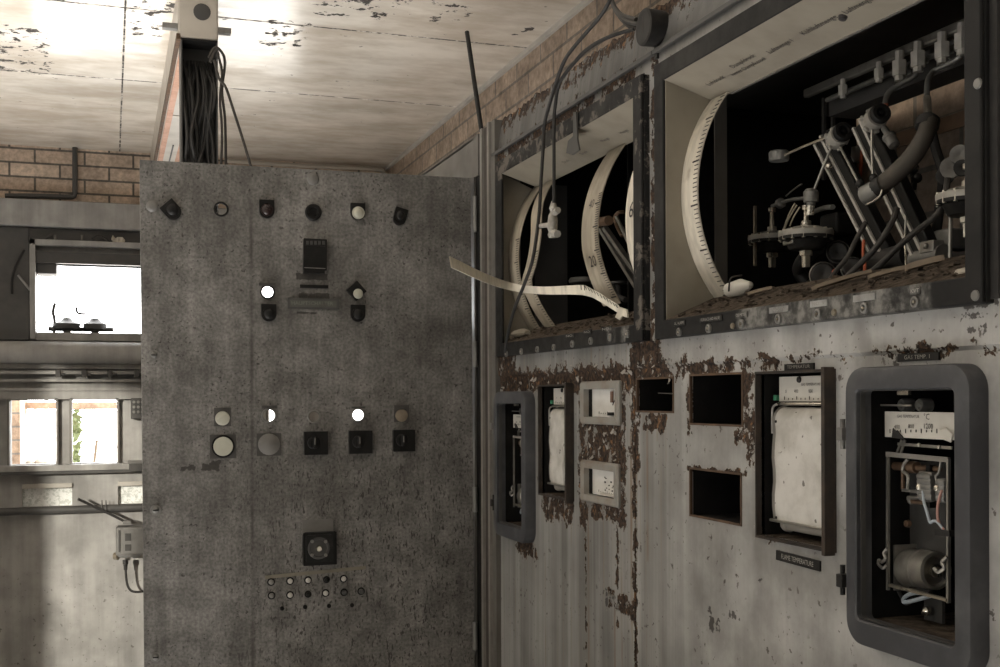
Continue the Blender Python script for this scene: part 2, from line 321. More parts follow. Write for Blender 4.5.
def paper_mat():
    m = NT('stained_chart_paper'); n = m.noise(16, 5, .6); n2 = m.noise(50, 4)
    c = m.mix(m.ramp(n, .38, .66), (.60,.58,.54), (.41,.39,.35)); c = m.mix(m.math('MULTIPLY', m.ramp(m.noise(70, 2), .68, .71), .8), c, (.08,.07,.06))
    c = m.mix(m.math('MULTIPLY', m.ramp(m.noise(1, 3, .6, m.scaled((40, 55, 12))), .66, .72), .6), c, (.2,.19,.17)); m.bump(n, .35, .01)
    return m.out(c, .7, 0, .3)
def frame_paint():
    m = NT('worn_black_frame_enamel')
    n = m.noise(34, 5, .65); n2 = m.noise(9, 3)
    d = m.boxes(m.y, m.z, [(.91, 1.26, H+.086, H+.108, .02, 1.0), (1.585, 1.66, H+.086, H+.108, .02, .9), (.84, .87, H+.1, H+.4, .012, .25), (1.9, 2.2, H+.086, H+.11, .01, .3)])
    f = m.ramp(m.math('ADD', m.math('MULTIPLY', m.math('SUBTRACT', n, .5), 1.9), d), .62, 1.25)
    c = m.mix(m.math('MULTIPLY', m.ramp(n2, .4, .7), .5), (.017,.0165,.016), (.040,.038,.035)); c = m.mix(m.math('MULTIPLY', f, m.ramp(m.noise(60, 4), .35, .6, .25, 1)), c, (.22,.212,.195))
    r = m.boxes(m.y, m.z, [(1.54, 2.22, H+.44, H+.49, .01, .75), (1.53, 1.56, H+.1, H+.48, .004, .7)]); c = m.mix(m.ramp(m.math('ADD', r, m.math('MULTIPLY', m.math('SUBTRACT', m.noise(26, 5, .7), .5), 2.2)), .75, .9), c, (.12,.105,.09))
    m.bump(n, .15, .001); return m.out(c, m.ramp(n, .3, .7, .5, .68), 0, .16)
M = {}
M['dim_glass'] = dimming_glass('dimming_window_glass', .32); M['half_dim_glass'] = dimming_glass('half_dimming_window_glass', .6)
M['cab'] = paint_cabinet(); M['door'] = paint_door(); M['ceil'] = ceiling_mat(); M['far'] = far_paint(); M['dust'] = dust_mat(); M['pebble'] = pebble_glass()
M['brick_far'] = brick('tan_brick_far', 'x', (.66,.53,.42), (.54,.42,.33), (.17,.15,.13), off=(0, (CEIL-.085) % .0705), bump=.4)
M['brick_right'] = brick('tan_brick_side', 'y', (.50,.39,.30), (.36,.28,.22), (.24,.21,.18), off=(.06, .02), course=.085, blen=.25)
M['brick_out'] = brick('tan_brick_yard', 'y', (.58,.42,.30), (.46,.33,.25), (.3,.27,.24))
M['black'] = simple('black_enamel', (.016,.0155,.015), .5, wear=.5, dirt=(.05,.045,.04), scale=70, spec=.22)
M['blackworn0'] = simple('worn_black_frame_paint', (.020,.0195,.019), .5, wear=.6, dirt=(.07,.067,.062), scale=28)
M['blackworn'] = frame_paint()
M['silver'] = simple('rubbed_aluminium_paint', (.33,.325,.31), .40, wear=.95, dirt=(.05,.048,.045), scale=38)
M['bezel'] = simple('blue_grey_bezel_enamel', (.053,.0535,.058), .45, wear=.75, dirt=(.118,.118,.122), scale=24, spec=.35)
M['dark'] = simple('dark_sooty_steel', (.010,.0095,.009), .7, wear=.3, dirt=(.03,.026,.022), spec=.2)
M['bakelite'] = simple('black_bakelite', (.010,.0095,.009), .5, wear=.3, dirt=(.03,.027,.024), scale=80, spec=.25)
M['liner'] = simple('yellowed_liner_paint', (.27,.24,.19), .5, wear=.4, dirt=(.15,.125,.095), scale=26)
M['scale'] = scale_mat('yellowed_scale_enamel', (.72,.66,.55)); M['scale_old'] = scale_mat('browned_scale_enamel', (.44,.385,.30))
M['paper'] = paper_mat()
M['plate'] = simple('ivory_dial_card', (.62,.59,.53), .55, wear=.25, dirt=(.4,.36,.3), scale=40)
M['meter'] = simple('white_meter_card', (.80,.78,.74), .5, wear=.3, dirt=(.5,.46,.4), scale=45)
M['ink'] = simple('faded_black_ink', (.035,.03,.028), .6, wear=0, bump=0)
M['inklt'] = simple('engraved_white_lettering', (.34,.325,.295), .6, wear=.6, dirt=(.1,.09,.08), bump=0)
M['steel'] = simple('dull_steel', (.40,.385,.35), .38, .75, wear=.5, dirt=(.10,.085,.07), scale=55)
M['bright'] = simple('nickelled_brass', (.62,.58,.50), .28, .9, wear=.4, dirt=(.18,.14,.10), scale=70)
M['brass'] = simple('tarnished_brass', (.34,.30,.235), .45, .7, wear=.5, dirt=(.09,.065,.04), scale=60)
M['bronze'] = simple('brown_lacquered_shaft', (.17,.105,.065), .42, .3, wear=.4, scale=60)
M['alloy'] = simple('grey_cast_alloy', (.25,.245,.23), .5, .5, wear=.6, dirt=(.08,.07,.06), scale=45)
M['rubber'] = simple('black_rubber', (.016,.015,.014), .6, wear=.4, dirt=(.06,.052,.045))
M['cable'] = simple('dusty_black_cable', (.030,.027,.024), .65, wear=.6, dirt=(.10,.085,.07))
M['hose'] = simple('dusty_grey_hose', (.065,.056,.045), .6, wear=.5, dirt=(.12,.10,.08), scale=40)
M['red'] = simple('orange_red_wire', (.50,.115,.05), .5, wear=.3); M['bluew'] = simple('pale_blue_wire', (.42,.47,.52), .5, wear=.2); M['pinkw'] = simple('faded_pink_wire', (.46,.26,.22), .5, wear=.2)
M['green'] = simple('green_plastic', (.045,.25,.13), .4, wear=.3); M['lens'] = simple('cream_lamp_lens', (.46,.45,.375), .35, wear=.3, dirt=(.4,.38,.3), scale=90)
M['redlens'] = simple('dark_red_lamp_lens', (.018,.008,.008), .3, wear=.2); M['tanlens'] = simple('browned_lamp_lens', (.25,.205,.15), .35, wear=.4)
M['button'] = simple('grey_push_button', (.17,.163,.15), .4, wear=.3); M['ivory'] = simple('ivory_push_button', (.52,.50,.45), .35, wear=.3)
M['jamb'] = simple('grey_jamb_enamel', (.13,.123,.11), .38, wear=.4, dirt=(.07,.055,.045), scale=30)
M['jamblt'] = simple('pale_jamb_edge', (.22,.205,.185), .4, wear=.3)
M['soot'] = simple('dark_grey_steel_paint', (.06,.058,.055), .55, wear=.4, dirt=(.12,.11,.10), scale=20)
M['duct'] = simple('grime_streaked_duct_paint', (.50,.46,.40), .4, wear=.4, dirt=(.25,.22,.18), scale=9)
M['box'] = simple('dusty_grey_box_casing', (.20,.195,.185), .6, wear=.5, dirt=(.10,.095,.085), scale=30)
M['floor'] = simple('grey_concrete_floor', (.26,.245,.225), .8, wear=.5, scale=8)
M['plaster'] = simple('pale_plaster', (.52,.49,.44), .8, wear=.3, scale=8)
M['yard'] = simple('pale_yard_concrete', (.62,.60,.56), .9, wear=.2, scale=3)
M['rag'] = simple('crumpled_pale_rag', (.55,.50,.42), .8, wear=.4); M['wood'] = simple('dry_splintered_wood', (.20,.155,.11), .8, wear=.6, dirt=(.06,.045,.03), scale=30)
M['rustmetal'] = simple('rusted_steel', (.075,.045,.028), .85, wear=.7, dirt=(.17,.10,.055), scale=60)
M['leaf'] = simple('yard_shrub_leaf', (.12,.15,.06), .7, wear=.3)
M['concrete'] = simple('pale_concrete_post', (.55,.53,.49), .85, wear=.4, scale=9)

# ---------------------------------------------------------------- the room
XL = -2.4; YR = -3.2
o = MB().box((XL, YR, -.1), (WB, B, 0)).build('floor', M['floor']); struct(o)
o = MB().box((XL-.2, YR-.2, CEIL), (WB+.2, B+.25, CEIL+.15)).build('ceiling', M['ceil']); struct(o)
o = MB().box((WB, YR, 0), (WB+.2, B+.2, CEIL)).build('wall_right', M['brick_right']); struct(o)
o = MB().plate((XL, 0, 0), (0,1,0), (0,0,1), (-1,0,0), YR, B+.2, 0, CEIL, .2, [(.92, 2.24, .75, 2.47), (-.6, .2, 1.0, 2.0)]).build('wall_left', M['plaster']); struct(o)
o = MB().plate((0, YR, 0), (1,0,0), (0,0,1), (0,-1,0), XL, WB, 0, CEIL, .2, [(-1.5, -.7, 1.1, 2.0)]).build('wall_rear', M['plaster']); struct(o)
for nm, lo, hi in (('window_1', (XL-.12, .92, .75), (XL-.07, 2.24, 2.47)), ('window_3', (XL-.12, -.6, 1.0), (XL-.07, .2, 2.0)), ('window_2', (-1.5, YR-.12, 1.1), (-.7, YR-.07, 2.0))):
    mb = MB(); k = 0 if nm == 'window_2' else 1
    for t in range(2):
        c0, c1 = list(lo), list(hi); c0[k] = (lo[k], hi[k]-.05)[t]; c1[k] = (lo[k]+.05, hi[k])[t]; mb.box(c0, c1)
        c0, c1 = list(lo), list(hi); c0[2] = (lo[2], hi[2]-.05)[t]; c1[2] = (lo[2]+.05, hi[2])[t]; mb.box(c0, c1)
    wo = struct(mb.build(nm, M['soot'])); mid = [(lo[i]+hi[i])/2 for i in range(3)]; c0, c1 = list(lo), list(hi); ax_ = 1-k; c0[ax_] = mid[ax_]-.002; c1[ax_] = mid[ax_]+.002
    struct(MB().box(c0, c1).build(nm+'_pane', M['dim_glass'] if nm == 'window_1' else M['half_dim_glass'], wo))  # pane added to dim the daylight; unseen window, sized for its light
o = MB().box((-8, B+.2, -.12), (8, 40, PY(40, 465.5, 7.0).z)).build('yard_ground', M['yard']); struct(o)

# far wall: brick on top, a painted partition with two rows of openings below it
fw = lambda x, y, d=0.0: PY(x, y, B-d)
zt = lambda y: fw(75, y).z
XB = fw(36, 300).x
big = (XB, fw(300, 300).x, zt(333), zt(264))
smalls = [(fw(a, 430).x, fw(b, 430).x, zt(464), zt(400)) for a, b in ((10,56), (72,117), (269,306), (338,384))]
lows = [(fw(a, 495).x, fw(b, 495).x, zt(506), zt(483)) for a, b in ((22,72), (118,168))]
zbr = zt(204)
o = MB().box((XL, B, zbr), (WB, B+.2, CEIL)).build('wall_far', M['brick_far']); struct(o)
o = MB().plate((0, B+.02, 0), (1,0,0), (0,0,1), (0,1,0), XL, WB, 0, zbr, .10, [big]+smalls+lows).build('wall_far_partition', M['far']); struct(o)
# window frames
def win_frame(name, r, w, d0, d1, mat):
    mb = MB(); x0, x1, z0, z1 = r; ya, yb = B-d0, B+d1
    mb.box((x0-w, ya, z0-w), (x0, yb, z1+w)); mb.box((x1, ya, z0-w), (x1+w, yb, z1+w)); mb.box((x0-w, ya, z1), (x1+w, yb, z1+w)); mb.box((x0-w, ya, z0-w), (x1+w, yb, z0))
    o = mb.build(name, mat, bevel=.002); return o
mb = MB(); x0, x1, z0, z1 = big; zf = zt(247); w5 = .027
mb.box((x0-w5, B-.05, zt(340)), (x0, B+.03, zf+w5)); mb.box((x0-w5, B-.05, zf), (x1, B+.03, zf+w5)); mb.box((x0, B-.03, zt(341)), (x1, B+.10, z0))
for k in range(9): mb.cyl((x0-w5/2, B-.056, zf-.05*k), (x0-w5/2, B-.048, zf-.05*k), .004, n=8)
for k in range(14): mb.cyl((x0+.06*k, B-.056, zf+w5/2), (x0+.06*k, B-.048, zf+w5/2), .004, n=8)
wo = mb.build('window_4', M['far'], bevel=.002); struct(wo)
struct(MB().box((x0, B-.02, zt(264)), (x1, B+.10, zt(253))).build('trim_4', M['soot']))
for i, r in enumerate(smalls):
    o = win_frame('window_%d' % (5+i), r, .012, .012, .08, M['jamblt']); struct(o)
    mb = MB()
    for cx in (r[0]-.002, r[1]+.002):
        for cz in (r[2]-.002, r[3]+.002): mb.cyl((cx, B-.022, cz), (cx, B-.01, cz), .009, n=6, smooth=False)
    struct(mb.build('window_%d_bolts' % (5+i), M['alloy'], o))
for i, r in enumerate(lows):
    o = MB().box((r[0], B+.05, r[2]), (r[1], B+.06, r[3])).build('window_%d' % (9+i), M['pebble']); struct(o)
    struct(MB().box((r[0], B+.005, r[3]-.022), (r[1], B+.05, r[3])).build('window_%d_lintel' % (9+i), M['plaster'], o))
struct(MB().box((XL+.3, B-.02, zt(341)), (XB-.03, B+.02, zt(230))).build('wall_far_panel', M['soot'], bevel=.003))
struct(MB().box((WB-.014, YR+.01, CEIL-.016), (WB+.002, B-.01, CEIL+.002)).build('trim_9', M['plaster']))
# steel members across the far wall
bx0, bx1 = XL+.2, 1.2
struct(MB().box((bx0, B-.06, zt(229)), (bx1, B+.02, zbr+.005)).build('trim_1', M['far'], bevel=.004))
struct(MB().box((bx0, B-.012, zt(241)), (bx1, B+.02, zt(230))).build('trim_2', M['soot'], bevel=.002))
mb = MB(); zc = zt(353); rr = (zt(342)-zt(364))/2
mb.lathe((bx0, B-.04, zc), (1,0,0), [(0, rr), (bx1-bx0, rr)], 24); pipe = mb.build('trim_3', M['far']); struct(pipe)
mb = MB()
for y0, y1, d in ((364, 369, .02), (371, 374.5, .05), (379, 382, .03), (388, 391, .03), (464, 470, .06)): mb.box((bx0, B-d, zt(y1)), (bx1, B+.02, zt(y0)))
struct(mb.build('trim_5', M['far'], bevel=.002))
struct(MB().box((bx0, B-.022, zt(399.2)), (bx1, B+.02, zt(391))).build('trim_6', M['far']))
struct(MB().box((bx0, B-.055, zt(473)), (bx1, B+.02, zt(470.2))).build('trim_7', M['soot']))
mb = MB(); mb.lathe((bx0, B-.03, zt(509)), (1,0,0), [(0, .020), (bx1-bx0, .020)], 12); struct(mb.build('trim_8', M['soot']))
# hangers on the rail
for x in (58, 84, 110, 137):
    mb = MB(); c = fw(x, 373, .06); mb.box((c.x-.012, c.y-.02, c.z-.022), (c.x+.012, c.y+.03, c.z+.016)); mb.cyl((c.x+.012, c.y-.005, c.z-.008), (c.x+.035, c.y-.005, c.z-.008), .007, n=8)
    tag(mb.build('rail_bracket', M['soot'], bevel=.002), 'small dark bracket bolted to the pale rail above the small far windows', 'bracket', 'brackets on the far rail')
# junk on the beam above the big window
def line(name, pts, r, mat, label, cat, group=None, parent=None, n=8, sub=6):
    o = MB().tube(pts, r, n, sub).build(name, mat, parent)
    if label: tag(o, label, cat, group)
    return o
mb = MB(); c = fw(118, 240, .035)
prof = [(-.032,.004),(-.025,.018),(-.012,.012),(-.002,.021),(.010,.013),(.022,.018),(.034,.004)]
mb.rings([[Vector((c.x+t, c.y+r*.8*math.cos(a*.7854), c.z+.004*math.sin(t*160)+r*(1+.25*math.sin(a*2.1+t*90))*math.sin(a*.7854))) for a in range(8)] for t, r in prof])
tag(mb.build('crumpled_rag', M['rag']), 'crumpled pale rag lodged on the dark ledge above the big bright window', 'rag')
line('loop_wire', [fw(92,239,.03), fw(98,235.5,.05), fw(104,238,.05), fw(110,242,.04)], .0035, M['cable'], 'thin dark wire loop left of the rag over the far window', 'wire')
line('slanted_bar', [fw(40,243,.03), fw(52,234,.03)], .005, M['soot'], 'short slanted dark bar at the top left corner of the far window', 'bar')
for x in (55, 82): tag(MB().cyl(fw(x, 242, .03), fw(x, 235, .03), .006, n=8).build('ledge_stud', M['alloy']), 'grey stud standing on the dark ledge above the far window', 'stud', 'studs above the far window')
# valves standing on the sill of the big window, dark against the sky
def sill_valve(x, y, w, label):
    c = PY(x, y, B+.06); t = thing('sill_valve', label, 'valve', (c.x, c.y, zt(333)), 'valves on the window sill'); s = w/30
    mb = MB(); z0 = zt(334); mb.lathe((c.x, c.y, z0), (0,0,1), [(0, .02), (.02, .02), (.03, .05*s+.01), (.055, .055*s+.012), (.07, .03), (.085, .02)], 14); mb.build('body', M['soot'], t)
    MB().cyl((c.x-.09, c.y, z0+.028), (c.x+.09, c.y, z0+.028), .012, n=8).build('pipe_stub', M['soot'], t)
sill_valve(67, 325, 30, 'dark bulbous valve on the far window sill, the left of two'); sill_valve(95, 325, 26, 'dark bulbous valve on the far window sill, the right of two')
line('bent_sensor_stalk', [PY(54,333,B+.05), PY(54.5,320,B+.05), PY(53,312,B+.05), PY(55,303,B+.05)], .008, M['soot'], 'thin dark stalk standing at the left of the far window sill', 'stalk')
line('bent_twig', [PY(76,307,B+.05), PY(78,313,B+.05), PY(86,314,B+.05)], .006, M['soot'], 'small bent dark strip silhouetted above the left sill valve', 'strip')
tag(MB().box(PY(36, 262, B+.0), PY(58, 277, B+.16)).build('stone_block', M['soot'], bevel=.006), 'grey block at the upper left inside the big bright window', 'block')
# far left: loose cables before the dark panel
line('hanging_cable', [fw(12,294,.03), fw(12,280,.04), fw(16,266,.05), fw(24,250,.04)], .006, M['rubber'], 'short black cable curving left of the big far window', 'cable')
line('grey_strut', [fw(18,275,.03), fw(30,290,.03)], .006, M['far'], 'pale slanted strut left of the big far window', 'strut')
# fuse block and small box by the door's edge
t = thing('fuse_block', 'dark fuse block on the mullion beside the door edge, level with the small far windows', 'fuse block', (fw(138,419).x, B, zt(419)))
a, b = fw(131,419,.05), fw(147,398,0); MB().box(a, b).build('body', M['soot'], t, bevel=.004)
for r_ in range(3):
    for c_ in range(3):
        p = fw(134+4.2*c_, 402+5*r_, .05); MB().cyl(p, p+Vector((0,-.012,0)), .0075, n=10).build('fuse', M['alloy'], t)
t = thing('junction_box', 'small dark box hung under the ledge beside the door edge below the fuse block', 'box', (fw(136,473).x, B, zt(473)))
MB().box(fw(129,472,.07), fw(150,461,.0)).build('body', M['soot'], t, bevel=.005); MB().box(fw(128,464,.075), fw(151,460,.0)).build('lid', M['box'], t, bevel=.003)
# outside, seen through the small windows
struct(MB().box(PY(11,470,B+.30), (PY(20,470,B+.30).x, B+.9, zt(385))).build('yard_pier', M['brick_out']))
def yard(name, x0, x1, y0, y1, Y, mat, label, cat, dep=.12, group=None):
    a, b = PY(x0, y1, Y), PY(x1, y0, Y); o = MB().box((a.x, Y, a.z), (b.x, Y+dep, b.z)).build(name, mat, bevel=.006); tag(o, label, cat, group); return o
yard('concrete_post', 34, 37, 405, 475, 7.6, M['concrete'], 'narrow post in the yard beyond the leftmost small window, the left of two', 'post', group='yard posts')
yard('concrete_post', 44, 48, 400, 475, 7.6, M['concrete'], 'wider post in the yard beyond the leftmost small window, the right of two', 'post', group='yard posts')
yard('yard_lintel', 15, 60, 402, 409, 6.9, M['brick_out'], 'brown lintel across the top of the leftmost small window', 'lintel')
yard('yard_lintel', 66, 125, 402, 409.5, 6.9, M['brick_out'], 'brown lintel across the top of the second small window', 'lintel')
line('leaning_stick', [PY(94,464,7.0), PY(97,440,7.0)], .008, M['wood'], 'reddish stick leaning in the yard beyond the second small window', 'stick')
line('fallen_pole', [PY(98,453,8.6), PY(118,447,9.4)], .012, M['wood'], 'pale fallen pole lying beyond the second small window', 'pole')
for i, (x, y, s) in enumerate(((22,463,.022), (30.5,463,.024), (39.5,462,.027), (47.5,463.5,.022), (54,463.5,.02))):
    mb = MB(); mb.ball(PY(x, y, 7.0), s, 8, (1, .9, .7)); tag(mb.build('rubble_stone', M['concrete']), 'pale stone in the rubble beyond the leftmost small window', 'stone', 'stones in the yard rubble')
mb = MB()
for k in range(60):
    c = PY(random.uniform(74, 79), random.uniform(408, 463), 7.2+random.uniform(-.1, .1)); d = Vector((random.uniform(-1,1), random.uniform(-1,1), random.uniform(-.4,1))).normalized()*.035; e = d.cross(Vector((0,1,.3))).normalized()*.014
    mb.add([c-d, c+e, c+d, c-e], [(0,1,2,3)])
o = mb.build('yard_shrub', M['leaf']); tag(o, 'thin dark green shrub at the left inside the second small window', 'shrub')
# conduits
line('conduit', [fw(75,142,.03), fw(75,165,.03), fw(75,188,.03), fw(74.5,194,.03), fw(70,196.8,.03), fw(40,196,.03), fw(5,196,.03)], .013, M['soot'], 'grey conduit bending along the tan bricks of the far wall', 'conduit', sub=4)
line('ceiling_pipe', [fw(225,160.5,.05), fw(300,165.5,.05), fw(360,168,.05), fw(379,169.5,.05), fw(383,172,.05), fw(384,178,.05)], .012, M['duct'], 'pale pipe under the ceiling along the far wall, seen over the door', 'pipe', sub=4)
# control box on the far wall
q = lambda x, y, d=.0: fw(x, y, d)
t = thing('control_box', 'grey control box with a drooping cable on the pale far wall beside the door edge', 'control box', (q(130,560).x, B-.05, q(130,560).z))
a, b = q(116,556,.13), q(145,524,.0); mb = MB(); mb.box(a, b); mb.build('casing', M['box'], t, bevel=.01)
mb = MB(); mb.lathe((a.x+.065, B-.075, a.z-.012), (0,0,1), [(0,.055),(.012,.07),(.02,.072)], 20); mb.build('base', M['box'], t)
MB().box(q(123,524.5,.11), q(131,519.5,.04)).build('top_gland', M['box'], t, bevel=.004)
MB().box(q(125,541,.134), q(131,533,.12)).build('window_slot', M['soot'], t); MB().box(q(125,551,.134), q(131,544,.12)).build('window_slot', M['soot'], t)
MB().box(q(118.5,552,.136), q(120,530,.12)).build('trim_bead', M['soot'], t)
mb = MB(); c = q(114.5,556,.08); mb.lathe(c, (1,-.6,0), [(0,.018),(.02,.02),(.022,.012)], 14); mb.build('side_knob', M['brass'], t)
mb = MB(); c = q(125.5,560,.08); mb.cyl(c, c+Vector((0,0,-.02)), .014, n=8); mb.cyl(c+Vector((0,0,-.022)), c+Vector((0,0,-.05)), .011, .009, n=8); mb.build('cable_gland', M['rubber'], t)
MB().tube([q(125.5,566,.08), q(126,575,.08), q(127.5,585,.08), q(131,590.5,.08), q(137,592,.08), q(146,591,.08)], .006).build('cable', M['rubber'], t)
line('thin_lead', [q(78,499,.08), q(95,507,.06), q(110,514,.07), q(124,521,.08)], .007, M['rubber'], 'black lead slanting from the dark rail to the grey control box', 'lead')
for x in (102, 106): tag(MB().cyl(q(x,511,.05), q(x,500,.05), .007, .002, n=8).build('rail_spike', M['soot']), 'short dark spike standing on the rail above the control box', 'spike', 'spikes on the dark rail')
def prism(mb, pts, off, smooth=False):
    off = Vector(off); n = len(pts); a = [Vector(p) for p in pts]; b = [p+off for p in a]
    mb.add(a+b, [tuple(range(n)), tuple(range(2*n-1, n-1, -1))]); mb.add(a+b, [(i, n+i, n+(i+1) % n, (i+1) % n) for i in range(n)], smooth); return mb
# ---------------------------------------------------------------- duct, cable riser and loose cables overhead
ZS = H+1.11
dx0 = (PZ(178,50,ZS).x+PZ(154,155,ZS).x)/2; dx1 = PZ(218,42,ZS).x
YC = PZ(199,39,ZS).y
t = thing('ceiling_duct', 'pale boxed duct running along the ceiling above the bundle of cables', 'duct', (dx0, 3.0, ZS))
mb = MB().box((dx0, YC, ZS), (dx1, B-.01, CEIL-.002)); mb.build('casing', M['duct'], t, bevel=.006)
MB().box((dx0-.004, YC, ZS-.006), (dx0+.008, B-.01, ZS+.012)).build('edge_angle', M['rustmetal'], t)
ym = PZ(172,113,ZS).y
MB().box((dx0+.012, YC+.1, ZS-.008), (dx0+.034, B-.012, ZS)).build('timber_strip', simple('pink_primed_timber', (.52,.30,.21), .7), t)
MB().box((dx1-.034, YC+.1, ZS-.008), (dx1-.008, B-.012, ZS)).build('timber_strip', bpy.data.materials['pink_primed_timber'], t)
MB().box((dx0+.034, ym+.02, ZS-.006), (dx1-.034, B-.012, ZS)).build('soffit_board', M['plaster'], t)
MB().box((dx0+.034, YC+.1, ZS-.006), (dx1-.034, ym, ZS)).build('soffit_board', M['plaster'], t)
MB().box((dx0+.06, ym+.55, ZS-.010), (dx0+.066, ym+1.35, ZS-.005)).build('slot', M['soot'], t)
for sgn, x, y in ((-1, 170, 25), (1, 224, 30)):
    p = PY(x, y, YC); xe = dx0 if sgn < 0 else dx1
    MB().box((min(p.x-.022, xe), YC+.002, p.z-.008), (max(p.x+.022, xe), YC+.03, p.z+.008)).build('hanger_bar', M['alloy'], t)
c_ = PY(202, 12, YC); MB().lathe(c_, (0,-1,0), [(-.01,.026),(.002,.026),(.003,.02),(.003,0)], 20).build('knockout', M['soot'], t)
# riser
t = thing('cable_riser', 'tall dark open steel channel full of cables rising to the ceiling duct behind the door', 'cable channel', ((dx0+dx1)/2, YC, 0))
rx0, rx1 = PY(181,100,YC).x, PY(218,100,YC).x
mb = MB(); mb.box((rx0, YC+.09, 0), (rx1, YC+.095, ZS)); mb.box((rx0, YC, 0), (rx0+.004, YC+.09, ZS)); mb.box((rx1-.004, YC, 0), (rx1, YC+.09, ZS)); mb.build('channel', M['soot'], t)
MB().box((rx0, YC, ZS-.006), (rx1, YC+.09, ZS-.001)).build('top_plate', M['dark'], t)
rnd = random.Random(3)
for k in range(14):
    x = rx0+.012+(rx1-rx0-.024)*k/13; pts = []
    for j in range(7):
        z = ZS-.05-(ZS-1.9)*j/6; xx = min(max(x+rnd.uniform(-.022, .022), rx0+.008), rx1-.008)
        pts.append(Vector((xx, YC-.004+rnd.uniform(-.012, .05), z)))
    pts[0].y = YC+.07
    o = MB().tube(pts, rnd.uniform(.0035, .006), 7, 5).build('riser_cable', M['rubber']); tag(o, 'thin dark cable in the bundle hanging down the open riser channel', 'cable', 'cables in the riser channel')
dq = lambda x, y, d=0: PY(x, y, YC-d)
for i, (pts, lab) in enumerate(((((209,58),(214,48),(220,50),(225,62),(222,90),(225,120),(226,170),(226.5,182)), 'thin cable looping out right of the riser channel, the outermost loop'),
                  (((210,62),(216,50),(219,58),(222,74),(220,100),(222,130),(221,170),(221,182)), 'thin cable looping out right of the riser channel, the inner loop'),
                  (((214,60),(219,78),(226,88),(234,112),(243,140),(252,170),(256,182)), 'single thin cable slanting down from the riser channel to the door top'))):
    line('loose_cable', [dq(x, y, .01+.02*i) for x, y in pts], .0042, M['cable'], lab, 'cable')

# ---------------------------------------------------------------- cabinet whose door stands open
SW = thing('switch_cabinet', 'grey steel switch cabinet with its tall speckled door swung wide open toward the viewer', 'cabinet', (W+.3, 3.1, 0))
mb = MB(); xf = W
mb.plate((xf, 0, 0), (0,1,0), (0,0,1), (1,0,0), 2.405, 3.15, .0, H+.573, .004, [(2.44, 3.10, .12, H+.47)])
mb.box((xf, 3.146, 0), (WB-.06, 3.15, H+.57)); mb.box((WB-.064, 2.405, 0), (WB-.06, 3.15, H+.57)); mb.box((xf, 2.405, H+.566), (WB-.06, 3.15, H+.57))
mb.box((xf, 2.374, H+.484), (xf+.004, 2.406, H+.573)); mb.build('body', M['jamb'], SW)
mb = MB(); yy = lambda px, X=W: PX(px, 300, X).y
for a, b, x, m in ((480.3, 482.2, .008, 1), (482.2, 487.3, .002, 2), (487.3, 489, .012, 1), (489, 495.2, .006, 0)):
    mb.m = m; y1, y0 = yy(a, W-x), yy(b, W-x); mb.box((W-x, y0, 0), (W+.05, y1, H+.573))
mb.build('jamb', [M['jamb'], M['jamblt'], simple('brown_gasket', (.055,.045,.038), .7)], SW)
MB().box((W+.004, yy(480.3), 0), (W+.03, 2.405, H+.484)).build('hinge_recess', M['dark'], SW)

DEL = 0.0047
ex = Vector((math.cos(DEL), 0, math.sin(DEL))); ez = Vector((-math.sin(DEL), 0, math.cos(DEL))); ny = Vector((0, -1, 0))
def D(x, y, d=0.0): return PY(x, y, P)+ny*d if d == 0 else PY(x, y, P-d)
O = D(307, 400)
def L(x, y): p = D(x, y)-O; return p.dot(ex), p.dot(ez)
u0 = (L(140.5,200)[0]+L(144,650)[0])/2; u1 = (L(470.4,200)[0]+L(475,640)[0])/2; v1 = (L(142,162)[1]+L(468,176)[1])/2; v0 = -(O.z-.10)
PXS = (L(400,400)[0]-L(250,400)[0])/150    # metres per pixel on the door
RH = .0118
holes = []
hp = [((221,209.3), 6.0), ((267.5,292), 6.0), ((269,415.5), 6.2), ((358,415), 6.2), ((314,416.5), 5.5)]
mb = MB()
for (x, y), r in hp:
    a, b = L(x, y); k = r*PXS*1.25; holes.append((a-k, a+k, b-k, b+k))
mb.plate(O, ex, ez, -ny, u0, u1, v0, v1, .003, holes)
for ((x, y), r), h in zip(hp, holes):       # round the square openings off
    a, b = L(x, y); n = 32; sq = []; ci = []
    for i in range(n):
        t_ = 2*math.pi*i/n; c, s = math.cos(t_), math.sin(t_); k = (h[1]-h[0])/2/max(abs(c), abs(s))
        sq.append(O+ex*(a+k*c)+ez*(b+k*s)); ci.append(O+ex*(a+r*PXS*c)+ez*(b+r*PXS*s))
    mb.add(sq+ci+[p-ny*.003 for p in ci], [(i, (i+1) % n, n+(i+1) % n, n+i) for i in range(n)]+[(n+i, n+(i+1) % n, 2*n+(i+1) % n, 2*n+i) for i in range(n)])
for (a, b, c, d) in ((u0, u0+.003, v0, v1), (u1-.003, u1, v0, v1), (u0, u1, v0, v0+.003), (u0, u1, v1-.003, v1)):
    mb.obox(O+ex*(a+b)/2+ez*(c+d)/2-ny*.016, ex*(b-a)/2, ny*.0125, ez*(d-c)/2)
DOOR = mb.build('door', M['door'], SW, weld=True)
def disc(name, x, y, prof, mat, n=24, px=True):
    """turned piece on the door; prof = (height off the door in mm, radius in photo pixels)"""
    m_ = MB(); m_.lathe(D(x, y), ny, [(h/1000, r*PXS) for h, r in prof], n); return m_.build(name, mat, DOOR)
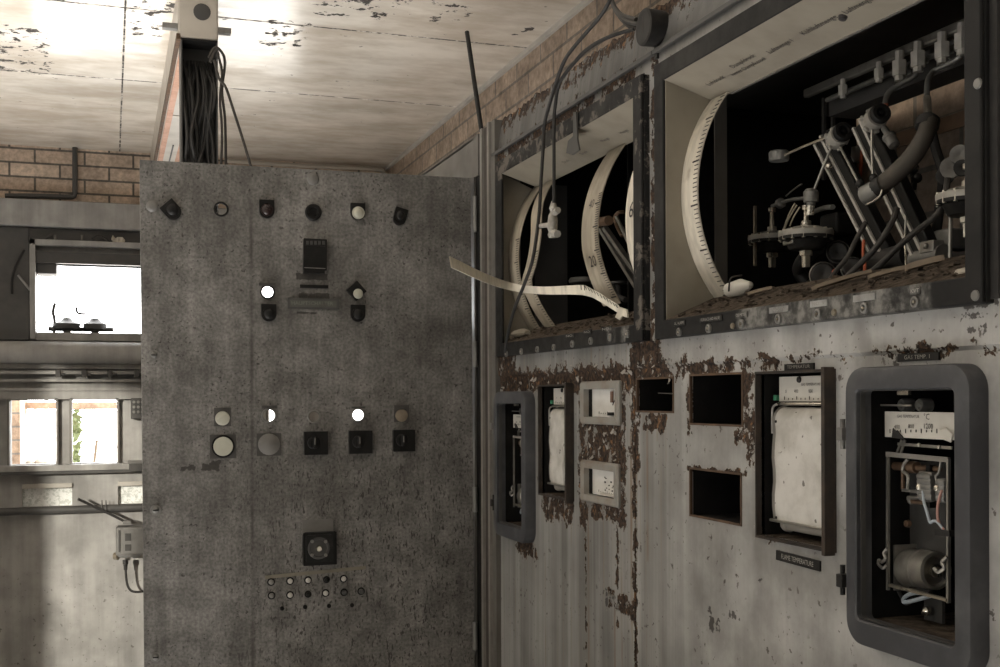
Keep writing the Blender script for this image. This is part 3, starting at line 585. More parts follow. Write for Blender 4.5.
def shape(name, x, y, w, h, th, mat, rot=0, kind='rect', base=0.0, bevel=.0012):
    r = math.radians(rot); a = ex*math.cos(r)+ez*math.sin(r); b = -ex*math.sin(r)+ez*math.cos(r); w *= PXS; h *= PXS
    if kind == 'rect': q = [(-w/2,-h/2),(w/2,-h/2),(w/2,h/2),(-w/2,h/2)]
    elif kind == 'D': q = [(w/2,h/2),(-w/2,h/2)]+[(-w/2*math.cos(math.pi*k/14), -h/2+w/2-w/2*math.sin(math.pi*k/14)) for k in range(15)]
    m_ = MB(); c = D(x, y)+ny*base; prism(m_, [c+a*p+b*s for p, s in q], ny*th); return m_.build(name, mat, DOOR, bevel=bevel)
def ringlet(name, x, y, ri, ro, h, mat):
    m_ = MB(); m_.lathe(D(x, y), ny, [(a/1000, b*PXS) for a, b in ((0, ro), (h, ro), (h+.4, ro-.4), (h, ri), (-1, ri))], 24, True, False, False); return m_.build(name, mat, DOOR)
# round-head screws along the free edge
for x, y in ((154,355), (155.5,510), (155.5,657)):
    m_ = MB(); c = D(x, y); m_.lathe(c, ny, [(0, 5*PXS), (.001, 5*PXS), (.0012, 3.1*PXS), (.004, 2.6*PXS), (.005, 1.2*PXS)], 16); m_.m = 1; m_.obox(c+ny*.0052, ex*2.6*PXS, ez*.5*PXS, ny*.0003); m_.build('screw', [M['alloy'], M['dark']], DOOR)
for x, y, r in ((152,206,5.6), (313,179,6.0)): disc('blind_button', x, y, [(0, r), (1.5, r), (4, r*.8), (5, r*.4), (5.2, 0)], M['button'])
# lamp holders
def dlamp(x, y, w, h, rot, lens, lr, ly=0, label=None):
    o = shape('lamp_holder', x, y, w, h, .008, M['bakelite'], rot, 'D')
    m_ = MB(); m_.lathe(D(x, y+ly)+ny*.008, ny, [(0, (lr+1.2)*PXS), (.002, (lr+1.2)*PXS), (.002, lr*PXS), (.004, lr*.9*PXS), (.006, lr*.5*PXS), (.0065, 0)], 20); m_.build('lamp_lens', lens, DOOR, **({'label': label} if label else {}))
dlamp(266.5, 209.5, 14.5, 18, 0, M['redlens'], 5.0, 1, 'dark red lens'); dlamp(357.5, 212, 14.5, 17, 0, M['lens'], 5.2, 1.5, 'cream lens'); dlamp(399.5, 217, 13, 17.5, -15, M['bakelite'], 4.5, -1)
dlamp(268.5, 313, 14.5, 17, 0, M['bakelite'], 5.2, 1); dlamp(357.5, 313.5, 14.5, 17, 0, M['bakelite'], 5.2, 1); dlamp(172, 211, 15, 18, 42, M['bakelite'], 5.4, -.8)
disc('lamp_holder', 313, 212.5, [(0, 8.2), (5, 8.2), (7, 7.2), (7, 5), (4, 4.6), (4, 0)], M['bakelite'])
shape('lamp_holder', 356, 291, 14.5, 14.5, .007, M['bakelite'], 43); disc('lamp_lens', 357.5, 294, [(7, 5), (9, 4.8), (11, 2.5), (11.3, 0)], M['lens'])
M['dplate'] = simple('grimy_lamp_plate', (.068,.064,.059), .5, wear=.5, dirt=(.035,.03,.027), scale=50)
# hollow lamp openings with their rims
for (x, y), r in hp: ringlet('lamp_opening_rim', x, y, r-.6, r+1.2, 2.0, M['alloy'] if y > 300 else M['bakelite'])
for x, y, w, h in ((267, 284.5, 16, 3), (269, 407, 15, 3), (401, 407.3, 15, 4.5), (358, 407.5, 14, 2)): shape('lamp_hood', x, y, w, h, .004, M['dplate'])
# cream and grey blanking discs
shape('disc_plate', 222.5, 417, 16, 18, .0012, M['dplate']); disc('cover_disc', 222.5, 418.3, [(1, 7), (3, 6.8), (4, 6), (4, 0)], M['lens'])
shape('disc_plate', 223, 446.5, 25, 23, .0012, M['dplate']); disc('cover_disc', 223, 446.3, [(1, 11), (3.5, 11), (3.5, 9.6), (4.5, 9.4), (4.5, 0)], M['bakelite']); disc('cover_disc', 223, 446.3, [(4.5, 9.3), (5.2, 9), (5.2, 0)], M['lens'])
shape('disc_plate', 269, 444.5, 24, 22, .0012, M['dplate']); disc('cover_disc', 269, 444.3, [(1, 10.6), (3, 10.6), (4, 9.2), (4.6, 8.8), (5.4, 0)], M['button'])
disc('cover_disc', 401.5, 415.5, [(0, 6.6), (2, 6.4), (3, 5), (3.2, 0)], M['tanlens']); shape('disc_plate', 401.5, 413.5, 16, 17, .0008, M['dplate'])
# three square rotary switches with upright handles
for x, y, w in ((315.5,443,23.5), (360,442,23.5), (403.3,440.5,22.5)):
    shape('rotary_switch', x, y, w, w-.5, .010, M['bakelite'], 0, base=0, bevel=.002)
    m_ = MB(); c = D(x-2.6, y-.5)+ny*.010; m_.lathe(c, ny, [(0, 6.2*PXS), (.004, 6*PXS), (.004, 0)], 18); m_.obox(c+ny*.012, ex*1.5*PXS, ez*5.6*PXS, ny*.009); m_.build('switch_handle', M['bakelite'], DOOR, bevel=.0015)
    m_ = MB(); m_.obox(c+ny*.0215-ex*.5*PXS+ez*1.5*PXS, ex*.45*PXS, ez*3.2*PXS, ny*.0003); m_.build('pointer_line', M['alloy'], DOOR)
# upper black terminal cover with its plates
shape('terminal_cover', 314.5, 255, 23, 31, .010, M['bakelite'], -1, bevel=.002); shape('terminal_strip', 314.5, 243.5, 21, 6, .012, M['black'], -1)
for k in range(5): shape('terminal_screw', 306.5+k*4, 243.5, 2.4, 3.6, .0132, M['soot'], 0, bevel=0)
shape('cover_lip', 313.5, 271.5, 20.5, 4.5, .012, M['bakelite'], -1); shape('cover_edge', 314, 268.6, 21, .8, .0115, M['alloy'], -1, bevel=0)
shape('slot_plate', 314, 286.6, 28, 3.2, .003, M['bakelite'], 0)
shape('name_plate', 313.5, 303.8, 51, 10.5, .003, M['soot'], 0); shape('name_plate_insert', 313.2, 303.8, 46, 6.5, .0035, simple('greened_name_plate', (.085,.088,.075), .5, wear=.5), 0, bevel=.0004)
m_ = MB(); text_mb(m_, 'HAUPTSCHALTER', D(312, 303.6)+ny*.0037, ex, ez, 5.2*PXS); m_.build('name_plate_lettering', simple('worn_plate_lettering', (.17,.17,.15), .6, wear=.6), DOOR)
# control switch low on the door
shape('switch_backplate', 317.5, 527, 31, 15, .003, M['button'], 0, base=0, bevel=.003)
shape('control_switch', 319, 548, 33, 32.5, .014, M['bakelite'], 0, bevel=.006); shape('control_switch_face', 318.5, 547.6, 27, 27, .0155, M['black'], 0, bevel=.003)
disc('dial_ring', 317.5, 547.3, [(15.5, 11), (17.5, 10.6), (17.5, 8.6), (16, 8.2), (16, 0)], M['soot'], 28)
m_ = MB()
for k in range(4): a_ = math.radians(45+90*k); c = D(317.5+9.5*math.cos(a_), 547.3+9.5*math.sin(a_))+ny*.0155; m_.lathe(c, ny, [(0, 1.8*PXS), (.004, 1.6*PXS), (.004, 0)], 10)
m_.build('dial_screw', M['alloy'], DOOR); disc('spindle', 317.5, 547.6, [(16, 3.4), (20, 3.2), (23, 2.4), (23, 0)], M['bright'], 12)
# tape and the push buttons under it
c = D(316, 572.3); r = math.radians(2.3)
m_ = MB(); m_.obox(c+ny*.0006, (ex*math.cos(r)+ez*math.sin(r))*50*PXS, ny*.0005, ez*1.7*PXS); m_.build('label_tape', simple('yellowed_tape', (.21,.19,.145), .6), DOOR)
def pbutton(x, y, r, mat, rim, h=4): disc('push_button_collar', x, y, [(0, r+1), (1.5, r+.8), (1.5, r-.4)], rim, 16); disc('push_button', x, y, [(0, r-.3), (h, r-.4), (h+1, r*.6), (h+1.2, 0)], mat, 16)
for x, y, k in ((271,582,'g'), (290,581,'w'), (308,580.2,'w'), (326.5,579.6,'d'), (343.5,578.7,'w'), (271.5,595.5,'g'), (290,595,'w'), (308,594.2,'d'), (325.5,593,'w'), (344,592.3,'a'), (361,591.2,'a')):
    pbutton(x, y, 2.9 if k != 'd' else 2.6, {'g': M['alloy'], 'w': M['ivory'], 'd': M['bakelite'], 'a': M['soot']}[k], M['bakelite'], {'a': 8}.get(k, 4))
for x, y in ((282,608.5), (305,607), (329,606), (352,605.2)): disc('pilot_stud', x, y, [(0, 2.2), (2, 2), (2.5, 0)], M['bakelite'], 12)
# hinge barrels
for ya, yb in ((196,232), (341,367), (487,512), (622,650)):
    a, b = PY(475.3, yb, P-.006), PY(475, ya, P-.006); m_ = MB(); m_.cyl(a, b, .0055, n=12)
    for k in (1, 2): m_.cyl(a+(b-a)*(k/3-.015), a+(b-a)*(k/3+.015), .0048, n=12)
    m_.build('hinge_barrel', M['alloy'], DOOR)
# ---------------------------------------------------------------- instrument cabinets: right wall of steel fronts
Z0, Z1 = H+.0838, H+.4775        # dial frames
ZB = H+.047                    # foot of the plain band
ZT = H+.573                    # top of the fascia
SEAM = 1.603
FN = (1.539, 2.216); FB = (.841, 1.497)   # the two dial frames along the wall (far, near)
Xr = Vector((1, 0, 0)); Yv = Vector((0, 1, 0)); Zv = Vector((0, 0, 1))
def cutout(y0, y1, z0, z1): return (y0, y1, H+z0, H+z1)
C1 = cutout(1.474, 1.593, -.0205, .0275); C2 = cutout(1.285, 1.423, -.036, .0297); C3 = cutout(1.289, 1.424, -.1625, -.099)
RECN = cutout(1.093, 1.240, -.170, .028); RECF = tuple(a+b for a, b in zip(RECN, (.760, .760, -.007, -.007)))
CASN = cutout(.866, 1.028, -.245, .018); CASF = tuple(a+b for a, b in zip(CASN, (1.184, 1.184, -.0175, -.0175)))
MT1 = cutout(1.655, 1.799, -.038, .021); MT2 = cutout(1.660, 1.799, -.168, -.111)
def cabinet(y0, y1, frame, lower_holes, label, u0, u1):
    t = thing('instrument_cabinet', label, 'cabinet', (W+.35, (y0+y1)/2, 0), 'instrument cabinets')
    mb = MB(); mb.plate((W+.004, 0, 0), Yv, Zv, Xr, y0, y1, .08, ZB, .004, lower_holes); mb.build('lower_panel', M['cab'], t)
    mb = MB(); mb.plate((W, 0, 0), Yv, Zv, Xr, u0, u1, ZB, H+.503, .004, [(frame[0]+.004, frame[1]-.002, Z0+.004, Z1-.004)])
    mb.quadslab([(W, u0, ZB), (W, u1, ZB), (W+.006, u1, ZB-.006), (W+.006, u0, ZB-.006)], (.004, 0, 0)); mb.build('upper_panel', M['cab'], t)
    y0, y1 = u0, u1
    mb = MB(); n = int((y1-y0)/.006); rnd = random.Random(int(y0*100)); a = []; b = []; o1 = 0.0
    for k in range(n+1):
        y = y0+(y1-y0)*k/n; o1 = .8*o1+rnd.uniform(-.0035, .0035); a.append(Vector((W, y, H+.503))); b.append(Vector((W+.010, y, ZT+max(min(o1, .006), -.010))))
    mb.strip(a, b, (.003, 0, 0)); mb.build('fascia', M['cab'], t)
    mb = MB(); mb.box((W-.007, y0, H+.500), (W+.002, y1, H+.506)); mb.build('drip_ledge', M['soot'], t)
    mb = MB(); mb.box((W+.004, y0, .0), (WB-.03, y1, .08)); mb.build('plinth', M['soot'], t)
    mb = MB(); mb.box((W+.014, y0, ZT-.016), (WB-.03, y1, ZT-.012)); mb.build('top_sheet', M['soot'], t)
    mb = MB(); mb.box((W+.03, y0, H+.052), (WB-.03, y1, H+.056)); mb.build('deck', M['dark'], t)
    return t
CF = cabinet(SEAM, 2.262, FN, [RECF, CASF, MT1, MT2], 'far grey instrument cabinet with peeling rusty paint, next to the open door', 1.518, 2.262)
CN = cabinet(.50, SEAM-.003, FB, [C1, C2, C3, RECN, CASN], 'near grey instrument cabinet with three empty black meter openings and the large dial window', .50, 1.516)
MB().box((W+.012, 2.258, 0), (WB-.03, 2.262, ZT-.016)).build('side_sheet', M['dark'], CF)
MB().plate((W+.45, 0, 0), Yv, Zv, Xr, 1.96, 2.258, .08, ZT-.016, .003).build('back_sheet', M['dark'], CF)
MB().box((W+.16, 1.955, H+.056), (WB-.03, 1.96, ZT-.016)).build('partition', M['dark'], CF)
MB().plate((W+.30, 0, 0), Yv, Zv, Xr, .50, 1.955, .08, H+.052, .003).build('back_sheet', M['dark'], CN)
MB().box((W+.012, .50, .08), (WB-.03, .504, ZT-.016)).build('side_sheet', M['dark'], CN)
# empty meter openings: rusty rims and dark pockets behind
for i, (y0, y1, z0, z1) in enumerate((C1, C2, C3)):
    mb = MB(); X = W+.004; e = .0022
    mb.plate((X-.0012, 0, 0), Yv, Zv, Xr, y0-e, y1+e, z0-e, z1+e, .004, [(y0+.0006, y1-.0006, z0+.0006, z1-.0006)]); mb.build('cutout_rim', M['rustmetal'], CN)
    mb = MB(); d = .09
    mb.box((X+d, y0-.004, z0-.004), (X+d+.003, y1+.004, z1+.004)); mb.box((X+.004, y0-.004, z0-.004), (X+d, y0-.001, z1+.004)); mb.box((X+.004, y1+.001, z0-.004), (X+d, y1+.004, z1+.004)); mb.box((X+.004, y0-.004, z0-.004), (X+d, y1+.004, z0-.001)); mb.box((X+.004, y0-.004, z1+.001), (X+d, y1+.004, z1+.004))
    pk = mb.build('cutout_pocket', M['dark'], CN)
    if i == 0: MB().bar((X+.03, y1-.012, (z0+z1)/2+.003), (X+.03, y0+.055, (z0+z1)/2+.002), .0016, .0016).build('inner_rod', M['steel'], CN)
# name plates
def nplate(px0, px1, ytop, ybot, s, parent, tilt=0):
    a = PX((px0+px1)/2, (ytop+ybot)/2, W); y1 = PX(px0, 360, W).y; y0 = PX(px1, 360, W).y; h = (PX((px0+px1)/2, ytop, W).z-PX((px0+px1)/2, ybot, W).z)*.5; tz = math.radians(tilt)
    e1 = -Yv*math.cos(tz)+Zv*math.sin(tz); e2 = Zv*math.cos(tz)+Yv*math.sin(tz); c = Vector((W+.0028, (y0+y1)/2, a.z))
    o = MB().obox(c, e1*(y1-y0)/2, e2*h, Xr*.0012).build('name_plate', M['black'], parent)
    m_ = MB(); text_mb(m_, s, c-Xr*.0015, e1, e2, h*1.45, sx=(y1-y0)*.80/(len(s)*h*1.45*.62)); m_.build('name_plate_lettering', M['inklt'], o)
nplate(783, 812, 363.5, 370, 'TEMPERATUR', CN); nplate(896, 937, 353, 361, 'GAS TEMP. 1', CN); nplate(774, 817.5, 555.5, 565.5, 'FLAME TEMPERATURE', CN, -1)
# paint flakes curling off along the seam under the far window
rnd = random.Random(11); 
mb = MB()
for k in range(70):
    y = rnd.uniform(1.47, 2.24); z = rnd.choice((ZB+rnd.uniform(-.016, .012), ZB-.02+rnd.uniform(-.01, .01)))
    if rnd.random() < .35: y = rnd.uniform(1.655, 1.78); z = H+rnd.uniform(-.10, -.05)
    if rnd.random() < .2: y = rnd.uniform(1.535, 1.562); z = H+rnd.uniform(.10, .45)
    s = rnd.uniform(.0015, .0052); a = rnd.uniform(0, 6.28); u = (Yv*math.cos(a)+Zv*math.sin(a))*s; v = (-Yv*math.sin(a)+Zv*math.cos(a))*s*.6; c = Vector((W+.001, y, z)); n = -Xr*rnd.uniform(.002, .006)
    p = [c-u-v, c+u*.2-v*1.2, c+u+n*.6-v*.5, c+u*.8+n+v*.7, c+v, c-u*.8+v*.6]
    prism(mb, p, (-.0005, 0, 0))
o = mb.build('paint_flakes', simple('peeling_pale_paint', (.36,.34,.305), .7, wear=.7, dirt=(.12,.08,.055)), CF); o['kind'] = 'stuff'

# ---------------------------------------------------------------- dial windows
IZ0, IZ1 = H+.1095, H+.4495
def dial_window(yo, label, worn):
    """dial frame with its sloping liners, sill strip of sockets"""
    t = thing('dial_indicator', label, 'instrument', (W+.03, (yo[0]+yo[1])/2, Z0), 'dial indicator windows')
    yi = (yo[0]+(.0285 if worn else .0215), yo[1]-(.036 if worn else .0285))
    mb = MB(); xf = W-.014
    mb.plate((xf, 0, 0), Yv, Zv, Xr, yo[0], yo[1], Z0, Z1, .005, [(yi[0], yi[1], IZ0, IZ1)]); mb.plate((xf+.005, 0, 0), Yv, Zv, Xr, yo[0], yo[1], Z0, Z1, .012, [(yo[0]+.003, yo[1]-.003, Z0+.003, Z1-.003)])
    fr = mb.build('frame', M['blackworn'], t, bevel=.0015, weld=True)
    if not worn: MB().box((W-.004, yo[0]-.0095, Z0+.004), (W+.002, yo[0], Z1-.002)).build('gasket', M['rubber'], t)
    mb = MB(); mb.quadslab([(W-.012, yi[0], IZ1), (W-.012, yi[1], IZ1), (.824, yi[1], H+.425), (.824, yi[0], H+.425)], (0, 0, .002)); title = mb.build('title_strip', M['liner'], t)
    mb = MB(); mb.quadslab([(W-.012, yi[0], IZ0), (W-.012, yi[1], IZ0), (.824, yi[1], H+.1435), (.824, yi[0], H+.1435)], (0, 0, -.003)); mb.build('sloping_sill', M['dust'], t)
    return t, yi, fr, title
def arc_pts(z0, z1, xe, xm, n=22, cut=None):
    out = []; 
    for k in range(n+1):
        s = -1+2*k/n; c2 = (1-s*s)
        R_ = ((z1-z0)**2/4+(xe-xm)**2)/(2*(xe-xm)); zz = (z1-z0)/2*s; x = xm+R_-math.sqrt(max(R_*R_-zz*zz, 0)); out.append((x, (z0+z1)/2+zz))
    return out
def scale_strip(parent, y0, y1, arc, mat, ticks=None, texts=(), drift=lambda s: 0, name='scale_strip', label=None, tick_w=.010):
    n = len(arc); a = [Vector((x, y1+drift(k/(n-1)), z)) for k, (x, z) in enumerate(arc)]; b = [Vector((x, y0+drift(k/(n-1)), z)) for k, (x, z) in enumerate(arc)]
    o = MB().strip(a, b, (.0022, 0, 0)).build(name, mat, parent)
    if label: o['label'] = label
    if ticks:
        mb = MB(); cnt, maj, s0, s1 = ticks
        for k in range(cnt+1):
            s = (s0+(s1-s0)*k/cnt)*(n-1); i = min(int(s), n-2); f = s-i; p = b[i].lerp(b[i+1], f); d = (b[i+1]-b[i]).normalized(); big_ = k % maj == 0
            nrm = Vector((-d.z, 0, d.x)); nrm = nrm if nrm.x < 0 else -nrm
            mb.obox(p+nrm*.0006+Yv*(tick_w*(.5 if not big_ else .85)), Yv*tick_w*(.5 if not big_ else .85), d*(.0006 if not big_ else .0011), nrm*.0003)
        mb.build('tick_marks', M['ink'], o)
    for s_, txt, sz in texts:
        i = int(s_*(n-1)); p = (a[i]+b[i])/2; d = (b[min(i+1, n-1)]-b[i]).normalized(); nrm = Vector((-d.z, 0, d.x)); nrm = nrm if nrm.x < 0 else -nrm
        m_ = MB(); text_mb(m_, txt, p+nrm*.0008, -Yv, d if d.z > 0 else -d, sz); m_.build('scale_figure', M['ink'], o)
    return o
def socket(parent, px, py, r=.0058, nm='socket'):
    p = PX(px, py, W-.014); mb = MB(); mb.lathe(p, -Xr, [(0, r), (.003, r), (.0036, r*.85), (.0036, r*.62), (.001, r*.5), (.001, 0)], 16); o = mb.build(nm, M['alloy'], parent)
    m_ = MB(); m_.lathe(p-Xr*.001, -Xr, [(0, r*.3), (.003, r*.28), (.003, 0)], 10); m_.build('socket_pin', M['bright'], o); return o
def tagplate(parent, px0, px1, py, s, mat, h=.007, lab=None, slope=-.15):
    a = PX(px0, py-slope*(px1-px0)*.0, W-.0142); y1 = a.y; y0 = PX(px1, py, W-.0142).y; z = PX((px0+px1)/2, py, W-.0142).z; c = Vector((W-.0148, (y0+y1)/2, z))
    o = MB().obox(c, Yv*(y1-y0)/2, Zv*h/2, Xr*.0008).build('socket_tag', mat, parent)
    m_ = MB(); text_mb(m_, s, c-Xr*.001, -Yv, Zv, h*.8, sx=(y1-y0)*.85/(len(s)*h*.8*.6)); m_.build('tag_lettering', M['inklt'], o)
# near window --------------------------------------------------------------
DB, yi, fr, title = dial_window(FB, 'large black framed dial window at the upper right, full of levers, tubes and diaphragm units', False)
mb = MB(); arcm = arc_pts(H+.142, H+.428, .824, .772)
prof = [Vector((x, yi[1]-.002, z)) for x, z in arcm]; poly = [Vector((W-.010, yi[1]-.002, IZ0)), Vector((W-.010, yi[1]-.002, IZ1))]+prof[::-1]
prism(mb, poly, (0, .002, 0)); mb.build('side_liner', M['liner'], DB)
arcs = arc_pts(H+.138, H+.436, .826, .770)
scale_strip(DB, yi[1]-.050, yi[1]-.003, arcs, M['scale'], (46, 10, .02, .97), tick_w=.011, label='cream arched scale with fine black tick marks')
MB().box((.826, yi[1], H+.13), (.846, yi[1]+.002, H+.44)).build('side_cheek', M['jamb'], DB)
MB().box((.846, yi[1]+.004, H+.06), (1.30, yi[1]+.006, H+.54)).build('side_screen', M['dark'], DB) if False else None
# title lettering on the sloping strip
e1 = -Yv; sd = Vector((W-.012-.824, 0, IZ1-(H+.425))).normalized()
def title_text(parent, px, py, s, size=.0125, yi=yi):
    # point on the sloping strip under the photo pixel
    p0 = Vector((W-.012, 0, IZ1)); nrm = sd.cross(Yv).normalized(); d = ray(px, py); tt = (p0-EYE).dot(nrm)/d.dot(nrm); p = EYE+d*tt
    nn = nrm if nrm.z < 0 else -nrm
    m_ = MB(); text_mb(m_, s, p+nn*.0006, e1, sd, size); return m_.build('lettering', M['ink'], parent)
for px, py, s, sz in ((715.5,80.5,'Luftdruck',.0115), (742.5,61,'Dampfdruck',.0115), (748,66.5,'hinter Dampfkessel',.0105), (780,46,'Luftmenge I',.0115), (818.5,25,'Kühlluftmenge',.0118), (860,4,'Luftmenge II',.0118)): title_text(title, px, py, s, sz)
for px, py, r in ((843,16.5,.0055),): 
    p0 = Vector((W-.012, 0, IZ1)); nrm = sd.cross(Yv).normalized(); d = ray(px, py); p = EYE+d*((p0-EYE).dot(nrm)/d.dot(nrm)); MB().lathe(p, nrm if nrm.z < 0 else -nrm, [(0, r), (.004, r*.8), (.005, 0)], 10).build('strip_screw', M['ink'], title)
MB().bar((.8255, yi[0], H+.4255), (.8255, yi[1]-.05, H+.4255), .004, .0035).build('strip_edge', M['steel'], DB)
for px, py in ((680,332), (709.5,328.5), (742.5,323.8), (779.5,319), (819,314), (865.5,308), (916.5,302)): socket(DB, px, py)
for a_, b_, py, s, m_ in ((674,686,323.2,'AL. ALARM','black'), (700,722.5,319,'FURNACE AND VALVE','black'), (736,748,315,'CO METER','blackworn'), (770,789,309.5,'NO. IV','silver'), (811,828,303.5,'NO. V','silver'), (854,876,297.5,'PERCENT CO','silver'), (911,921,291,'KVT','blackworn')): tagplate(DB, a_, b_, py, s, M[m_])
for px, py in ((834.5,312.5), (733,326)): MB().lathe(PX(px, py, W-.0145), -Xr, [(0,.004),(.002,.0035),(.002,0)], 10).build('sill_screw', M['brass'], DB)
for px, py in ((979,83.5), (976.5,295.5)): MB().lathe(PX(px-1, py, W-.0142), -Xr, [(0,.0052),(.0015,.0045),(.0018,0)], 14).build('frame_screw', M['alloy'], DB)

# levers, tubes and diaphragm units inside the near window -------------------
q = lambda x, y, X=.93: PX(x, y, X)
M['railsteel'] = simple('scraped_rail_steel', (.62,.59,.54), .4, .35, wear=.4, dirt=(.2,.17,.14), scale=50)
# manifold along the back
t_ = DB
a = q(806,95.5,.96); b = q(985,14,.96); mb = MB(); zc = (PX(810,93,.96).z+PX(966,23,.96).z)/2; ya, yb = a.y, b.y-.05
mb.box((.955, yb, zc-.006), (.965, ya, zc+.006)); man = mb.build('manifold_rail', M['steel'], DB, bevel=.002)
MB().box((.985, yb, zc-.036), (1.03, ya-.02, zc-.006)).build('manifold_back', M['soot'], DB)
MB().cyl((.968, yb, zc-.018), (.968, ya-.04, zc-.018), .0035, n=10).build('manifold_pipe', M['alloy'], DB)
for px, py, s in ((843,88,.7), (879,71.5,.7), (899.5,65,1), (918,56,1), (942,47,1), (962,38,1)):
    p = PX(px, py, .950); s *= 1.25; mb = MB()
    mb.cyl(p+Zv*.014*s, p-Zv*.004*s, .0045*s, n=8); mb.cyl(p+Zv*.004*s, p-Zv*.011*s, .0075*s, n=6, smooth=False); mb.cyl(p-Zv*.011*s, p-Zv*.016*s, .005*s, n=8); mb.build('pipe_union', M['railsteel'], DB)
for px, py in ((911,69), (929,58), (954,48)):
    p = q(px, py, .99); MB().obox(p, Xr*.006, Yv*.007, Zv*.009).build('manifold_block', M['alloy'], DB, bevel=.002)
tb = lambda name, pts, r, mat, X=.93, n=9: MB().tube([q(p[0], p[1], p[2] if len(p) > 2 else X) for p in pts], r, n, 6).build(name, mat, DB)
tb('braided_tail', [(900,70,.965),(899.5,76,.96),(897.5,83,.955),(896,86,.95)], .0036, M['bright'])
tb('copper_tube', [(918.5,62,.965),(918,69,.955),(913,77,.95),(900,84,.94),(890,91,.93),(886,98,.925),(885,106,.92)], .0034, M['alloy']); tb('tube_tip', [(885,104,.92),(885,109,.92)], .0042, M['red'])
tb('braided_tail', [(942.5,52,.965),(941,60,.96),(939.5,66,.955)], .0036, M['bright'])
tb('copper_tube', [(963,43,.965),(962,52,.955),(957,59,.95),(944,66,.945),(934,71,.94),(928.5,79,.93),(927,90,.92),(927,102,.91),(928.5,117,.90)], .0034, M['alloy'])
tb('clear_tube', [(927,98,.912),(928.5,121,.895)], .0046, M['bright'])
hz = MB().tube([q(930,120,.895), q(924,138,.885), q(911,158,.875), q(893,176,.868), q(876,189,.862), q(868,194,.86)], lambda s: .0098+.0012*math.sin(s*3), 16, 7).build('grey_hose', M['hose'], DB)
mb = MB(); mb.lathe(q(884,184,.863), (q(868,194,.858)-q(884,184,.863)), [(0,.0118),(.012,.0118),(.012,.010)], 16, cap0=False, cap1=False); mb.build('hose_clip', M['rubber'], DB)
mb = MB(); c0 = q(878,189,.861); c1 = q(865,196,.857); mb.lathe(c0, c1-c0, [(0,.011),(.004,.0125),(.020,.0125),(.022,.009),(.010,.007),(.010,0)], 16); mb.build('hose_end', M['alloy'], DB)
tb('hose_hook', [(866,205,.85),(874,201,.85),(880,196,.85),(882,190,.852)], .0012, M['bright'])
mb = MB(); mb.lathe(q(929,116,.898), (q(927,126,.893)-q(929,116,.898)), [(0,.008),(.005,.0135),(.016,.0135)], 14); mb.build('hose_nipple', M['rubber'], DB)
M['castlt'] = simple('dusty_pale_casting', (.42,.40,.36), .5, .3, wear=.6, dirt=(.12,.10,.08), scale=45)
# two pairs of slanting lever arms with cast heads
def lever(hx, hy, X, ang_pts, tag_):
    (tx, ty), (bx_, by_) = ang_pts
    top = q(tx, ty, X); bot = q(bx_, by_, X+.02); ax = (bot-top).normalized(); sd_ = ax.cross(Xr).normalized(); sd_ = sd_ if sd_.y < 0 else -sd_
    body = MB().bar(top+sd_*.016, bot+sd_*.016, .030, .016, Xr).build('lever_arm', M['bakelite'], DB, bevel=.002)
    for o_ in (.001, .0165): MB().bar(top+sd_*o_-Xr*.009, bot+sd_*o_-Xr*.009, .0038, .004, Xr).build('lever_rail', M['railsteel'], body)
    bot = bot+sd_*.012
    h = q(hx, hy, X-.012); ha = Vector((-.25, -1, .18)).normalized(); u = ha.orthogonal().normalized(); v = ha.cross(u)
    mb = MB(); mb.lathe(h-ha*.020, ha, [(0,.008),(.004,.0125),(.024,.014),(.027,.0132)], 18)
    for k in range(6): a_ = k*math.pi/3; mb.lathe(h-ha*.010+(u*math.cos(a_)+v*math.sin(a_))*.0128, u*math.cos(a_)+v*math.sin(a_), [(0,.004),(.003,.0035),(.003,0)], 8)
    hd = mb.build('lever_head', M['castlt'], DB)
    mb = MB(); mb.lathe(h+ha*.008, ha, [(0,.011),(.003,.0125),(.008,.0125),(.010,.011),(.010,.007),(.005,.0055),(.005,.003),(.009,.0026),(.009,0)], 20); mb.build('head_ring', M['bakelite'], hd)
    return h, bot
h1, b1 = lever(839,136,.905,((820,145),(880,262)),'a'); h2, b2 = lever(876,118,.905,((859,129),(921,262)),'b')
MB().cyl(b1+Vector((0,.03,-.002)), b1+Vector((0,-.045,-.004)), .014, n=14).build('pivot_barrel', M['rubber'], DB)
MB().cyl(b2+Vector((0,.02,-.002)), b2+Vector((0,-.03,-.002)), .013, n=14).build('pivot_barrel', M['alloy'], DB)
mb = MB(); c = q(932,247,.92); mb.obox(c, Xr*.008, Yv*.012, Zv*.007); mb.lathe(c+Vector((-.009,0,.001)), -Xr, [(0,.004),(.003,.0035),(.003,0)], 8); mb.build('clevis', M['steel'], DB, bevel=.002)
tb('counterweight_arm', [(827,137,.895),(800,148,.885),(783,156,.88)], .0017, M['brass'])
mb = MB(); c = q(779,156,.88); mb.lathe(c-Zv*.007, Zv, [(0,.013),(.002,.014),(.012,.014),(.014,.012),(.014,0)], 18); mb.build('counterweight', M['alloy'], DB)
tb('push_rod', [(833,143,.895),(822,170,.89),(812,196,.885)], .0019, M['steel'])
MB().ball(q(829,166,.893), .0048).build('rod_joint', M['bright'], DB)
tb('link_rod', [(838,143,.893),(848,162,.888),(858,182,.885)], .0018, M['steel']); MB().ball(q(860,184,.885), .0058).build('rod_ball', M['rubber'], DB)
tb('link_rod', [(872,130,.89),(872,152,.888),(873,174,.886)], .0019, M['steel']); MB().ball(q(873.5,178,.885), .0055).build('rod_ball', M['rubber'], DB)
